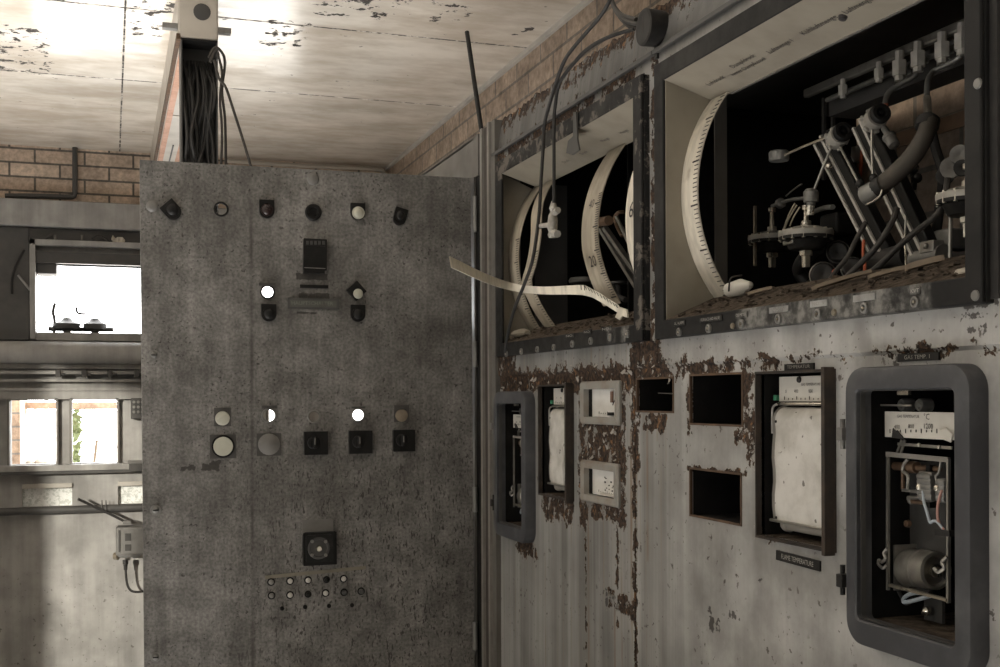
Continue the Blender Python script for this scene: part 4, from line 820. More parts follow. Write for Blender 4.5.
mb = MB(); p = q(884,128,.90); d = (q(897,150,.90)-p); mb.lathe(p, d, [(0,.004),(.014,.0045),(.015,.0085),(.018,.0085),(.019,.0075),(.032,.0068),(.034,0)], 14); mb.build('spring_pot', M['alloy'], DB)
tb('glass_sight_tube', [(893,148,.93),(894,164,.93)], .0045, M['alloy'])
tb('red_lead', [(862,150,.94),(861,165,.94),(860,180,.94)], .0022, M['red']); tb('red_lead', [(884,138,.93),(885,150,.93)], .0016, M['red'])
tb('red_lead', [(833,268,.90),(833.5,274,.89),(833,281,.885)], .0020, M['red']); tb('red_lead', [(864,240,.91),(863,254,.905),(865,264,.90),(864,277,.89)], .0019, M['red'])
MB().cyl(q(859,147,.95), q(858,162,.95), .010, n=14).build('gauge_bulb', M['alloy'], DB)
# diaphragm units
def diaphragm(px, py, X, R_, tall):
    c = q(px, py, X); mb = MB(); mb.lathe(c, Zv, [(-.020,.008),(-.018,R_*.62),(-.006,R_*.8),(-.005,R_),(-.001,R_)], 30); base_ = mb.build('diaphragm_unit', M['black'], DB)
    m_ = MB(); m_.lathe(c, Zv, [(-.001,R_),(.003,R_*1.01),(.006,R_),(.008,R_*.86),(.012,R_*.5),(.013,.012),(.013,0)], 30); m_.build('diaphragm_lid', M['castlt'], base_)
    for k in range(14):
        a_ = 2*math.pi*k/14; m_ = MB(); m_.lathe(c+Vector((math.cos(a_)*R_*.93, math.sin(a_)*R_*.93, -.006)), Zv, [(0,.0026),(.014,.0026),(.014,0)], 6); m_.build('flange_bolt', M['bright'], base_)
    m_ = MB(); m_.lathe(c+Zv*.012, Zv, [(0,.007),(.008,.007),(.009,.0035),(tall,.0030),(tall+.001,.0055),(tall+.007,.0055),(tall+.008,0)], 10); m_.build('stem', M['bright'], base_)
    m_ = MB(); m_.lathe(c-Zv*.018, -Zv, [(0,.009),(.008,.009),(.009,.0060),(.024,.0055),(.024,0)], 6, smooth=False); m_.build('bottom_union', M['bright'], base_)
    return c
cd = diaphragm(806,236,.885,.036,.022); cd2 = diaphragm(772,240,.96,.036,.030); cd3 = diaphragm(968,199,.90,.034,.020)
mb = MB(); c = q(811,198,.885); mb.lathe(c-Zv*.010, Zv, [(0,.006),(.004,.006),(.005,.010),(.018,.0105),(.022,.007),(.022,0)], 10); mb.build('lever_boss', M['alloy'], DB)
MB().cyl(q(811,204,.885), q(810,215,.885), .005, n=8).build('boss_stem', M['bright'], DB)
for i, (x0_, y0_, x1_, y1_) in enumerate(((797,205,785,228), (795,203,783,231), (800,207,790,226))): tb('wire_link', [(x0_, y0_, .88), ((x0_+x1_)/2-1, (y0_+y1_)/2, .875), (x1_, y1_, .875)], .0012, M['brass'])
MB().obox(q(790,241,.862), Xr*.004, Yv*.012, Zv*.005).build('angle_bracket', M['steel'], DB, bevel=.001)
tb('cross_link', [(772,206,.92),(790,200,.91),(808,198,.89)], .0026, M['alloy']); MB().lathe(q(780,203.5,.915), (0,-1,.2), [(-.004,.004),(-.002,.0075),(.004,.0075),(.006,.004),(.006,0)], 12).build('adjusting_nut', M['alloy'], DB)
tb('cross_link', [(786,196,.93),(793,190,.93),(802,184,.93)], .0012, M['steel']); tb('cross_link', [(813,212,.91),(824,208,.905),(833,207,.90)], .0035, M['alloy'])
MB().obox(q(840,225,.95), Xr*.02, Yv*.02, Zv*.015).build('bellows_housing', M['black'], DB, bevel=.004)
mb = MB(); 
for k in range(4): mb.lathe(q(834+3*k,250+1.6*k,.93), (.2,-1,-.2), [(0,.016),(.002,.0185),(.004,.016)], 18)
mb.build('bellows', M['alloy'], DB) if False else None
MB().tube([q(818,247,.91), q(805,258,.92), q(799,270,.93), q(806,282,.94)], .010, 12, 6).build('rubber_elbow', M['rubber'], DB)
for px, py, X, r in ((823,275,.885,.0165), (852,268,.90,.0135), (838,252,.93,.0145)):
    mb = MB(); c = q(px, py, X); ax = Vector((-.55,-.8,.1)).normalized(); mb.lathe(c-ax*.03, ax, [(0,r*.9),(.022,r),(.030,r),(.034,r*.8),(.034,r*.55),(.030,0)], 18); mb.build('vial', M['rubber'], DB)
    mb = MB(); mb.lathe(c-ax*.004, ax, [(0,r*1.02),(.002,r*1.08),(.005,r*1.08),(.006,r*1.02)], 18, cap0=False, cap1=False); mb.build('vial_ring', M['steel'], DB)
tb('black_lead', [(897,208,.88),(893,220,.875),(884,236,.87),(874,250,.86),(862,262,.855),(848,276,.85),(838,286,.85)], .0038, M['cable'])
tb('black_lead', [(948,178,.89),(943,205,.885),(932,219,.88),(914,233,.87),(896,249,.86),(876,268,.85),(856,281,.845)], .0036, M['cable'])
tb('black_lead', [(866,222,.86),(856,240,.855),(848,256,.85),(836,271,.845),(828,282,.845)], .0030, M['cable'])
tb('black_lead', [(930,125,.95),(936,150,.95),(943,175,.94),(940,205,.95),(936,235,.95)], .0060, M['rubber'])
tb('thin_lead', [(906,215,.90),(905,238,.90),(906,268,.89)], .0012, M['bright'])
for px in (824, 833): MB().bar(q(px,98,1.02), q(px,180,1.02), .005, .005).build('support_rod', M['soot'], DB)
MB().bar(q(903,102,1.0), q(972,78,1.0), .022, .004, Xr).build('cross_bar', M['bronze'], DB) if False else MB().bar((1.05, q(895,110,1.05).y, H+.36), (1.05, .80, H+.36), .003, .020, Zv).build('cross_bar', M['bronze'], DB)
MB().bar(q(755,206,.93), q(755,266,.93), .004, .004).build('copper_rod', M['brass'], DB)
# pulleys and rod at the right edge
for px, py, r in ((945,176,.010), (951,168,.012), (960,155,.011), (962,168,.009)):
    mb = MB(); mb.lathe(q(px,py,.91), (-.7,-.7,0), [(-.004,r*.8),(-.004,r),(0,r*.8),(.004,r),(.004,r*.6),(.002,0)], 16); mb.build('pulley', M['alloy'] if r > .010 else M['rubber'], DB)
MB().bar(q(948,212,.89), q(966,209,.89), .006, .008).build('unit_bracket', M['plaster'], DB)
MB().cyl(q(950.5,212,.895), q(950,262,.895), .0022, n=8).build('long_stud', M['steel'], DB)
MB().obox(q(955,240,.95), Xr*.02, Yv*.015, Zv*.012).build('terminal_block', M['alloy'], DB, bevel=.003)
tb('small_tap', [(912,170,.95),(914,180,.95),(913,190,.95)], .004, M['rubber'])
for px, py in ((914,168), (917,178)): MB().ball(q(px,py,.945), .0065).build('tap_body', M['rubber'], DB)
# loose things lying on the sills
def sillz(x): return H+.111+(x-(W-.012))/(.824-(W-.012))*.0325
def lump(mb, c, sx, sy, sz, n=12, seed=1):
    rnd = random.Random(seed); rs = []
    for k in range(1, 7):
        t2 = math.pi*k/7; rs.append([Vector(c)+Vector((sx*math.sin(t2)*math.cos(2*math.pi*i/n)*rnd.uniform(.8,1.2), -sy*math.cos(t2), sz*math.sin(t2)*math.sin(2*math.pi*i/n)*rnd.uniform(.7,1.2))) for i in range(n)])
    return mb.rings(rs)
x = .80; c = PX(735, 292, x); mb = MB(); ang = Vector((.010, -.05, .004))
mb.lathe(Vector((x, c.y+.022, sillz(x)+.012)), ang, [(0,.004),(.004,.0095),(.030,.0115),(.048,.0045),(.050,.001)], 16); o = mb.build('paper_roll', M['plate']); tag(o, 'small crumpled cream roll at the foot of the big arched scale', 'paper roll')
tag(MB().tube([o.location+Vector((-.013,.004,.006)), o.location+Vector((-.010,.003,.024)), o.location+Vector((.006,.001,.028))], .0012, 6).build('roll_band', M['cable'], None), 'thin dark band round the small cream roll on the sill', 'band')
def splinter(px0, py0, px1, py1, w, X0, X1, label, th=.004, mat='wood'):
    p0, p1 = PX(px0, py0, X0), PX(px1, py1, X1); p0.z = sillz(X0)+.003; p1.z = sillz(X1)+.004; d = (p1-p0).normalized(); sdv = d.cross(Zv).normalized(); up_ = sdv.cross(d)
    mb = MB(); pts = [p0, p0.lerp(p1,.15)+sdv*w*.6, p0.lerp(p1,.5)+sdv*w*.8, p0.lerp(p1,.85)+sdv*w*.5, p1, p0.lerp(p1,.8)-sdv*w*.35, p0.lerp(p1,.45)-sdv*w*.5, p0.lerp(p1,.1)-sdv*w*.3]
    prism(mb, pts, up_*th); return tag(mb.build('wood_splinter', M[mat]), label, 'splinter')
splinter(812, 300, 872, 284, .010, .765, .80, 'longest splinter of dry wood lying on the dusty sill of the large dial window'); splinter(868, 287, 905, 280, .006, .775, .79, 'dark narrow splinter on the large window sill, right of the longest one'); splinter(905, 274, 945, 268, .007, .785, .80, 'splinter on the large window sill nearest the pale scrap', .006)
splinter(748, 303, 772, 297, .006, .79, .80, 'small splinter on the large window sill beside the cream roll')
mb = MB(); c = PX(953.5, 274, .752); mb2 = lump(mb, (c.x+.012, c.y, IZ0+.007), .007, .011, .005, 10, 5); tag(mb.build('pale_scrap', M['rag']), 'crumpled pale scrap at the right end of the large window sill', 'scrap')
def rubble(y0, y1, n, seed, label):
    rnd = random.Random(seed); mb = MB()
    for k in range(n):
        y = rnd.uniform(y0, y1); x = rnd.uniform(W-.008, .815); s = rnd.uniform(.0006, .0022)*(1 if rnd.random() < .93 else 2.2); p = Vector((x, y, sillz(x)+s*.3)); a_ = Vector((rnd.uniform(-1,1), rnd.uniform(-1,1), rnd.uniform(-.3,.3))).normalized()*s*1.8; b_ = a_.cross(Zv).normalized()*s; mb.obox(p, a_, b_, Zv*s*.5)
    o = mb.build('sill_dust', M['dust']); o['kind'] = 'stuff'; tag(o, label, 'debris')
rubble(yi[0]+.01, yi[1]-.01, 150, 2, 'brown crumbs and dust covering the sloping sill of the large dial window')

# far window ---------------------------------------------------------------
DF, yf, frf, titf = dial_window(FN, 'smaller looking rusty dial window beside the door, with four peeling arched scales', True)
mb = MB(); poly = [Vector((W-.010, 2.2135, IZ0-.01)), Vector((W-.010, 2.2135, IZ1+.01))]+[Vector((x, 2.2135, z)) for x, z in arcm][::-1]
prism(mb, poly, (0, .002, 0)); mb.build('side_liner', M['liner'], DF)
arcf = arc_pts(H+.120, H+.436, .828, .768, 26)
def ypx(px, X): return PX(px, 230, X).y
scale_strip(DF, 2.150, 2.209, arcf, M['scale_old'], (40, 10, .04, .62), label='browned arched scale farthest left, ticks along its edge', tick_w=.012)
kink = [(x, z) for x, z in arcf]
scale_strip(DF, 2.080, 2.135, kink, M['scale_old'], (30, 10, .04, .5), drift=lambda s: -.052*math.exp(-((s-.58)/.2)**2)+.025*math.exp(-((s-.33)/.07)**2)-.02*max(0, .2-s)/.2, label='kinked browned scale, second from the left', tick_w=.010)
scale_strip(DF, 1.757, 1.826, [(x, z) for x, z in arcf if z > H+.150], M['scale_old'], (44, 10, .04, .66), [(.28, '20', .028), (.62, '40', .022)], drift=lambda s: -.016*max(0, .35-s)/.35, label='browned scale in the middle marked 20', tick_w=.011)
scale_strip(DF, 1.585, 1.648, [(x, z) for x, z in arcf if z > H+.17], M['scale'], None, [(.46, '60', .036)], label='pale scale marked 60 half hidden by the post')
for px, py in ((566,161), (584,152.5), (605,139.5), (624,131.5)): 
    title_text(titf, px, py, 'Menge' if px > 600 else 'Druck', .0105)
MB().box((.828, 2.215, H+.12), (.90, 2.217, H+.44)).build('side_cheek', M['soot'], DF)
for px, py in ((507,354), (522,351.5), (538,349.5), (554.5,347.5), (573,344), (591.5,341), (611,337.5), (628,334)): socket(DF, px, py, .0060)
for a_, b_, py in ((584,592,332), (602,612,329), (566,575,336)): tagplate(DF, a_, b_, py, 'NO.', M['blackworn'])
MB().cyl(q(595,222.5,.86), q(609,220.5,.84), .0085, n=14).build('brown_stub', M['bronze'], DF)
for (xa, ya_), (xb, yb_) in (((601,229), (640,292)), ((605,228), (645,285))): MB().bar(q(xa,ya_,.86), q(xb,yb_,.88), .007, .010, Xr).build('lever_rail', M['steel'], DF)
MB().bar(q(603,228.5,.868), q(643,289,.888), .012, .012, Xr).build('lever_arm', M['bakelite'], DF)
tbf = lambda name, pts, r, mat: MB().tube([q(*p) for p in pts], r, 9, 6).build(name, mat, DF)
tbf('bent_tube', [(622,236,.87),(617,226,.87),(615,218,.87),(618,213,.87),(624,212,.88)], .0035, M['bronze'])
tbf('bent_tube', [(616,216,.87),(625,235,.87),(634,255,.88)], .0035, M['steel'])
MB().lathe(q(584,281,.90), (0,0,1), [(-.004,.030),(.002,.031),(.006,.028),(.008,0)], 20).build('diaphragm_lid', M['alloy'], DF)
MB().lathe(q(618,285,.92), (0,0,1), [(-.03,.006),(0,.006),(.002,.022),(.006,.022),(.008,0)], 16).build('diaphragm_lid', M['soot'], DF)
tbf('black_lead', [(612,285,.88),(617,295,.88),(626,300,.87)], .005, M['rubber'])
rubble(yf[0]+.01, yf[1]-.01, 120, 9, 'brown crumbs and flakes covering the sill of the rusty dial window')
lumpm = MB(); c = PX(514, 341, .77); lump(lumpm, (.775, 2.155, sillz(.775)+.004), .016, .045, .010, 10, 8); tag(lumpm.build('dust_heap', M['liner']), 'pale smooth heap at the left end of the rusty window sill', 'heap')
# broken scale strip jutting out of the far window
cl = [(450,262,.50), (462,267.5,.54), (480,276,.60), (500,283.5,.66), (520,288.5,.70), (545,290.5,.725), (570,290,.735), (585,290.5,.742), (597,296,.748), (610,304,.752), (621,311,.755)]
cp = smooth_pts([PX(*p) for p in cl], 4); up_ = []
wid = .0090
a_, b_ = [], []
for k, p in enumerate(cp):
    s = k/(len(cp)-1); tw = math.radians(-12+(50*s)); e = Vector((-.15, -math.sin(tw)*.4, math.cos(tw))).normalized(); wv = wid*(1.0-.25*math.exp(-((s-.45)/.2)**2))
    if s > .72: e = Vector((-.2, .55, .8)).normalized(); wv = wid*1.35
    a_.append(p+e*wv); b_.append(p-e*wv)
bs = thing('broken_scale_strip', 'broken pale scale strip jutting out of the rusty dial window toward the open door', 'scale strip', cp[-1])
so = MB().strip(a_, b_, (.0022, .001, 0)).build('strip', scale_mat('lit_scale_enamel', (.80,.74,.62)), bs)  # strip enamel brightened in its colour to look lit
mb = MB()
for k in range(13): i = len(cp)-2-k; p = a_[i]; d = (a_[i+1]-a_[i]).normalized() if i+1 < len(a_) else d; e = (b_[i]-a_[i]).normalized(); n_ = e.cross(d).normalized(); n_ = n_ if n_.x < 0 else -n_; mb.obox(p+e*.004+n_*.0008, e*.004, d*.0006, n_*.0004)
mb.build('tick_marks', M['ink'], bs)
mb = MB(); p = PX(623, 312, .752); prism(mb, [p+Vector((0,.030,-.006)), p+Vector((0,.014,.008)), p+Vector((0,-.012,.002)), p+Vector((0,-.016,-.010)), p+Vector((0,.004,-.006)), p+Vector((0,.012,-.012))], (.003,.001,.001)); mb.build('torn_end', M['scale'], bs)

# ---------------------------------------------------------------- flush instruments below
M['flange'] = simple('rust_tinged_black_flange', (.022,.017,.014), .6, wear=.6, dirt=(.085,.055,.035), scale=50)
# strip-chart recorder
RC = thing('chart_recorder', 'near chart recorder with its white paper chart showing, just left of the blue-grey instrument case', 'recorder', (W, 1.166, RECN[2]), 'strip chart recorders')
y0, y1, z0, z1 = RECN; X = W+.004
mb = MB(); mb.plate((X-.008, 0, 0), Yv, Zv, Xr, y0-.007, y1+.0025, z0-.003, z1+.003, .008, [(y0, y1, z0, z1)]); mb.box((X-.016, y0-.0075, z0-.006), (X-.002, y0-.001, z1+.005)); mb.build('flange', M['flange'], RC, bevel=.001)
mb = MB(); d = .11
mb.box((X+d, y0, z0), (X+d+.002, y1, z1)); mb.box((X, y0-.0015, z0), (X+d, y0, z1)); mb.box((X, y1, z0), (X+d, y1+.0015, z1)); mb.box((X, y0, z1), (X+d, y1, z1+.0015)); mb.build('housing', M['dark'], RC)
mb = MB(); mb.box((X, y0, z0-.0015), (X+d, y1, z0)); mb.build('housing_floor', M['dust'], RC)
sp = MB().box((.780, y0+.002, H-.0055), (.783, y1-.010, H+.0245)).build('scale_plate', M['plate'], RC); ctr = (y0+y1-.008)/2
for dy, dz, s, sz in ((0,.012,'GAS TEMPERATURE',.0045), (.052,.004,'0',.006), (.030,.004,'400',.006), (0,.004,'800',.006), (-.040,.004,'1200',.006), (-.048,-.002,'°C',.004)): m_ = MB(); text_mb(m_, s, (.7795, ctr+dy, H+.0055+dz-.003), -Yv, Zv, sz); m_.build('dial_lettering', M['ink'], sp)
m_ = MB(); 
for k in range(13): m_.box((.7792, ctr+.055-.0088*k, H-.0035), (.7798, ctr+.0556-.0088*k, H+(.0005 if k % 3 else .0025)-.002))
m_.build('dial_ticks', M['ink'], sp)
MB().lathe((.779, ctr+.022, H+.0205), -Xr, [(0,.004),(.002,.0035),(.003,0)], 12).build('pen_hanger', M['rubber'], RC)
# chart: sheet curving over the top roller, flat face, curling in at the foot
def sheet(yA, yB, x0, ztop, zbot, mat, name, rt=.016, rb=.010):
    pts = []
    for k in range(7): a_ = math.pi/2*k/6; pts.append((x0+rt-rt*math.sin(a_)*1.0, ztop-rt+rt*math.cos(a_)))
    for k in range(1, 9): pts.append((x0+.0012*math.sin(k*1.7), ztop-rt-(ztop-rt-zbot)*k/8))
    A = [Vector((x, yB, z)) for x, z in pts]; Bq = [Vector((x, yA, z)) for x, z in pts]; return MB().strip(A, Bq, (.0012, 0, 0)).build(name, mat, RC)
sheet(y0+.001, y1-.017, .7695, H-.0125, H-.150, M['paper'], 'paper_chart'); sheet(y1-.0168, y1-.0065, .772, H-.010, H-.149, M['jamblt'], 'chart_guard', .020)
MB().cyl((.777, y0+.001, H-.0085), (.777, y1-.012, H-.0085), .0018, n=8).build('paper_bar', M['bright'], RC)
MB().tube([(.777, y1-.012, H-.0085), (.774, y1-.006, H-.012), (.7735, y1-.0045, H-.022), (.7735, y1-.0045, H-.045)], .0016, 8, 5).build('wire_guard', M['steel'], RC)
MB().box((.768, y0+.001, H-.1530), (.776, y1-.005, H-.1495)).build('tear_bar', M['steel'], RC, bevel=.001)
MB().lathe((.787, y1-.012, H-.156), -Yv, [(0,.008),(.004,.0095),(.010,.0095),(.012,.0075)]+[(.131,.0075)], 18).build('take_up_roller', M['plaster'], RC)
MB().box((.776, y1-.008, H-.0045), (.786, y1-.002, H+.0025)).build('green_clip', M['green'], RC, label='green plastic clip', bevel=.001)
for dz in (-.03, -.147): 
    for dy in (y1-.020, y0+.012): MB().lathe((.7688, dy, H+dz), -Xr, [(0,.0018),(.001,.0015),(.001,0)], 8).build('sprocket_pin', M['rubber'], RC)
RC2 = dup(RC, (0, .760, -.007), 'far chart recorder between the dark case by the jamb and the two white meters', 'strip chart recorders')
# narrow meters
def meter(hole, label, seed):
    y0, y1, z0, z1 = hole; t = thing('panel_meter', label, 'meter', (W, (y0+y1)/2, z0), 'small white panel meters'); X = W+.004; o1 = .006
    mb = MB(); a_ = [rrect(y0-o1, y1+o1, z0-o1, z1+o1, .004, X), rrect(y0-o1, y1+o1, z0-o1, z1+o1, .004, X-.004), rrect(y0-o1+.003, y1+o1-.003, z0-o1+.003, z1+o1-.003, .003, X-.007), rrect(y0+.008, y1-.010, z0+.006, z1-.007, .0015, X-.006), rrect(y0+.008, y1-.010, z0+.006, z1-.007, .0015, X+.004)]
    mb.rings(a_, False, False, smooth=False); mb.build('bezel', M['meterb'], t)
    mb = MB(); mb.rings([rrect(y0+.008, y1-.010, z0+.006, z1-.007, .0015, X+.0035), rrect(y0+.008, y1-.010, z0+.006, z1-.007, .0015, X+.012)], False, False, smooth=False); mb.build('shade_sleeve', M['black'], t)  # black lining added so the recess round the card reads as shaded
    MB().box((X+.010, y0+.006, z0+.003), (X+.013, y1-.008, z1-.003)).build('dial_card', M['meter'], t)
    MB().box((X+.0125, y0+.002, z0+.001), (X+.06, y1-.002, z1-.001)).build('movement_box', M['black'], t)
    yc = (y0+y1)/2; m_ = MB()
    for k in range(9): m_.box((X+.0092, yc-.036+.0085*k, z0+.011), (X+.0098, yc-.0355+.0085*k, z0+.013+(.002 if k % 4 == 0 else 0)))
    m_.build('dial_marks', M['ink'], t)
    if seed == 1:
        MB().box((X+.007, yc-.026, z0+.030), (X+.0095, yc-.018, z1-.011)).build('hanging_flag', simple('brown_flag', (.22,.13,.09), .6), t); MB().box((X+.007, yc-.028, z0+.009), (X+.0096, yc-.006, z0+.014)).build('pointer_stop', M['bakelite'], t)
        MB().tube([(X+.007, yc-.048, z1-.012), (X+.007, yc-.040, z0+.038), (X+.007, yc-.028, z0+.026)], .0009, 6).build('pointer', M['ink'], t)
    else:
        MB().box((X+.003, y0+.021, z0+.0085), (X+.010, yc+.012, z0+.0115)).build('loose_glass_edge', M['plate'], t)
        rnd = random.Random(4); m_ = MB()
        for k in range(12): c = Vector((X+.0094, yc+rnd.uniform(-.03,.01), (z0+z1)/2+rnd.uniform(-.015,.012))); m_.obox(c, Yv*rnd.uniform(.0006,.003), Zv*rnd.uniform(.0005,.0014), Xr*.0004)
        m_.build('card_spots', M['ink'], t)
    return t
M['meterb'] = simple('chipped_grey_meter_bezel', (.27,.258,.232), .5, wear=.85, dirt=(.20,.14,.10), scale=42)
meter(MT1, 'upper white panel meter with a brown flag on its card, left of the rusty seam', 1); meter(MT2, 'lower white panel meter with a speckled card, below the rust patch', 2)
# big rounded instrument cases
CA = thing('instrument_case', 'large blue-grey rounded instrument case standing open at the lower right, motor inside', 'instrument case', (W, .9466, H-.262), 'rounded instrument cases')
yo0, yo1, zo0, zo1 = .8526, 1.0405, H-.2595, H+.0305; ii = (.8735, 1.0215, H-.233, H+.0070); xf = W-.018
mb = MB()
def rr_(g, x, r): return rrect(yo0+g, yo1-g, zo0+g, zo1-g, r, x, 8)
def ri_(g, x, r): return rrect(ii[0]-g, ii[1]+g, ii[2]-g, ii[3]+g, r, x, 8)
mb.rings([rr_(0, W+.004, .026), rr_(0, xf+.004, .026), rr_(.0012, xf+.0012, .025), rr_(.004, xf, .022), ri_(.0015, xf, .0075), ri_(0, xf+.0015, .006), ri_(0, xf+.02, .006)], False, False, smooth=False)
mb.build('bezel', M['bezel'], CA)
mb = MB(); mb.rings([ri_(-.0004, xf+.006, .0055), ri_(-.0012, xf+.006, .005), ri_(-.0012, xf+.012, .005)], False, False); mb.build('bezel_bead', M['soot'], CA)
xb = W+.15; iy0, iy1, iz0, iz1 = ii[0]-.006, ii[1]+.006, ii[2]-.002, ii[3]+.004
mb = MB(); mb.box((xb, iy0, iz0), (xb+.002, iy1, iz1)); mb.box((W, iy0-.0015, iz0), (xb, iy0, iz1)); mb.box((W, iy1, iz0), (xb, iy1+.0015, iz1)); mb.box((W, iy0, iz1), (xb, iy1, iz1+.0015)); mb.build('housing', M['dark'], CA)
mb = MB(); mb.box((xf+.018, iy0, iz0-.0015), (xb, iy1, iz0)); mb.build('housing_floor', M['dust'], CA)
qc = lambda x, y, X=.775: PX(x, y, X)
for py in (434, 580.5):
    c = PX(845.5, py, xf+.004); mb = MB(); mb.box((xf-.004, c.y-.004, c.z-.007), (xf+.012, c.y+.006, c.z+.007)); mb.cyl((xf+.004, c.y+.005, c.z-.016), (xf+.004, c.y+.005, c.z+.016), .0028, n=10); mb.build('hinge', M['alloy'] if py < 500 else M['black'], CA, bevel=.0008)
sp = MB().box((.776, qc(958,420).y, qc(918,438.5).z), (.779, qc(884,420).y, qc(918,412).z)).build('scale_plate', M['plate'], CA)
for px, py, s, sz in ((908,416.5,'GAS TEMPERATUR',.0042), (926.5,417,'°C',.0085), (897,427,'400',.0062), (911,426.5,'800',.0062), (928,426.5,'1200',.0075)): m_ = MB(); text_mb(m_, s, qc(px, py, .7755), -Yv, Zv, sz); m_.build('dial_lettering', M['ink'], sp)
m_ = MB()
for k in range(12): c = qc(890+5.2*k, 431, .7755); m_.obox(c, Yv*.0004, Zv*(.0022 if k % 3 == 0 else .0013), Xr*.0003)
m_.build('dial_ticks', M['ink'], sp)
c = qc(896, 434, .7753); mb = MB(); prism(mb, [c+Vector((0,.006,-.004)), c+Vector((0,.004,.006)), c+Vector((0,0,.003)), c+Vector((0,-.003,.004)), c+Vector((0,-.014,-.005))], (-.001,0,0)); mb.build('torn_patch', M['rubber'], sp)
c = qc(945, 433, .775); mb = MB(); prism(mb, [c+Vector((0,.012,-.003)), c+Vector((0,.006,.004)), c+Vector((0,-.004,.005)), c+Vector((0,-.012,0)), c+Vector((0,-.010,-.008))], (-.0015,0,-.001)); mb.build('curled_flap', M['plate'], sp)
MB().bar(qc(874,405,.776), qc(911,405.5,.776), .002, .002).build('upper_rod', M['steel'], CA)
for px in (912, 930): mb = MB(); mb.lathe(qc(px,405,.80), -Xr, [(0,.007),(.012,.007),(.014,.006),(.014,.004),(.010,0)], 14); mb.build('lamp_socket', M['alloy'], CA)
mb = MB(); mb.box((.766, qc(908,390.7,.766).y, H+.0015), (.770, qc(897,390,.766).y, H+.006)); mb.build('latch', M['bright'], CA)
# chassis frame
def cbar(x0, y0, x1, y1, w, X=.775, mat='steel', nm='chassis_bar', t=.003): return MB().bar(qc(x0,y0,X), qc(x1,y1,X), w, t).build(nm, M[mat], CA)
cbar(888,454,888,590,.0030); cbar(948.5,459,948.5,603,.0034); cbar(887,454,949,460,.0036, mat='jamblt', t=.005); cbar(890,585,948,600,.0046, .774, 'bright'); cbar(898,444,952,448,.0016, .78); cbar(902,440,897,453,.0014, .78); cbar(905,440,901,453,.0014, .78)
mb = MB(); c0, c1 = qc(889,460,.80), qc(948,590,.80); mb.box((.812, qc(948,500,.812).y+.004, c1.z), (.814, qc(889,500,.790).y, c0.z)); mb.build('chassis_plate', M['soot'], CA)
for px, py in ((919,445), (939,447)): MB().ball(qc(px,py,.778), .0022).build('chassis_screw', M['bright'], CA)
mb = MB(); mb.cyl(qc(895,466,.792), qc(907,466.5,.792), .0046, n=12); mb.cyl(qc(907,466.5,.792), qc(913,467,.792), .0038, n=12); mb.cyl(qc(910,467,.792), qc(917,467.5,.792), .0066, .006, n=14); mb.build('drive_spindle', M['bronze'], CA)
MB().cyl(qc(915,467.5,.792), qc(940,469,.792), .0030, n=10).build('drive_shaft', M['bronze'], CA)
tbc = lambda name, pts, r, mat: MB().tube([qc(*p) for p in pts], r, 8, 6).build(name, M[mat], CA)
tbc('linkage', [(908,459,.785),(904,464,.785),(903,471,.785),(908,476,.785),(907.5,489,.785)], .0018, 'steel'); tbc('linkage', [(903,470,.79),(903,489,.79)], .0022, 'bronze')
MB().bar(qc(904,490,.788), qc(918,491.5,.788), .003, .006, Xr).build('bracket_arm', M['steel'], CA); tbc('linkage', [(918,491,.788),(919,497,.788),(908,497.5,.788)], .002, 'steel')
MB().cyl(qc(909,501,.792), qc(932,503.5,.792), .0024, n=10).build('lower_shaft', M['bronze'], CA); MB().cyl(qc(909,498,.792), qc(912,503,.792), .003, n=8).build('shaft_collar', M['alloy'], CA)
tbc('linkage', [(941,461,.785),(939,472,.785),(936,476,.785),(937,481,.785)], .0014, 'steel')
MB().bar(qc(922,473,.788), qc(935,474,.788), .004, .008, Xr).build('clamp', M['steel'], CA)
for k in range(5):
    c = qc(926+.3*k, 477+5*k, .786); MB().lathe(c, -Yv, [(-.010,.0040),(-.004,.0052),(.004,.0052),(.010,.0038)], 12).build('terminal', M['alloy'], CA)
for k in range(4):
    c = qc(942.5, 483+5*k, .786); MB().lathe(c, -Yv, [(-.006,.004),(-.002,.005),(.004,.005),(.006,.0038)], 12).build('terminal', M['alloy'], CA)
MB().obox(qc(931,486,.79), Xr*.004, Yv*.003, Zv*.022).build('terminal_board', M['black'], CA)
for px, py in ((919.5,487), (937.5,488)): MB().ball(qc(px,py,.783), .0042).build('solder_blob', M['bright'], CA)
tbc('blue_lead', [(923,491,.782),(924,502,.78),(927,512,.778),(930,522,.777),(933,521,.777),(937,521,.777)], .0015, 'bluew'); tbc('pink_lead', [(942,490,.782),(939,500,.78),(937.5,512,.778),(939,523,.777),(944,530,.776)], .0015, 'pinkw'); tbc('blue_lead', [(936,521,.777),(940,525,.776),(944,531,.776)], .0013, 'bluew')
MB().bar(qc(937,532,.776), qc(952,533.5,.776), .006, .006, Xr).build('cable_clamp', M['rubber'], CA)
for px, py, r in ((892,493.5,.004), (909,523.5,.0042), (873,545.5,.0032)): MB().lathe(qc(px,py,.80), -Xr, [(0,r),(.004,r*.9),(.005,0)], 10).build('chassis_stud', M['bronze'], CA)
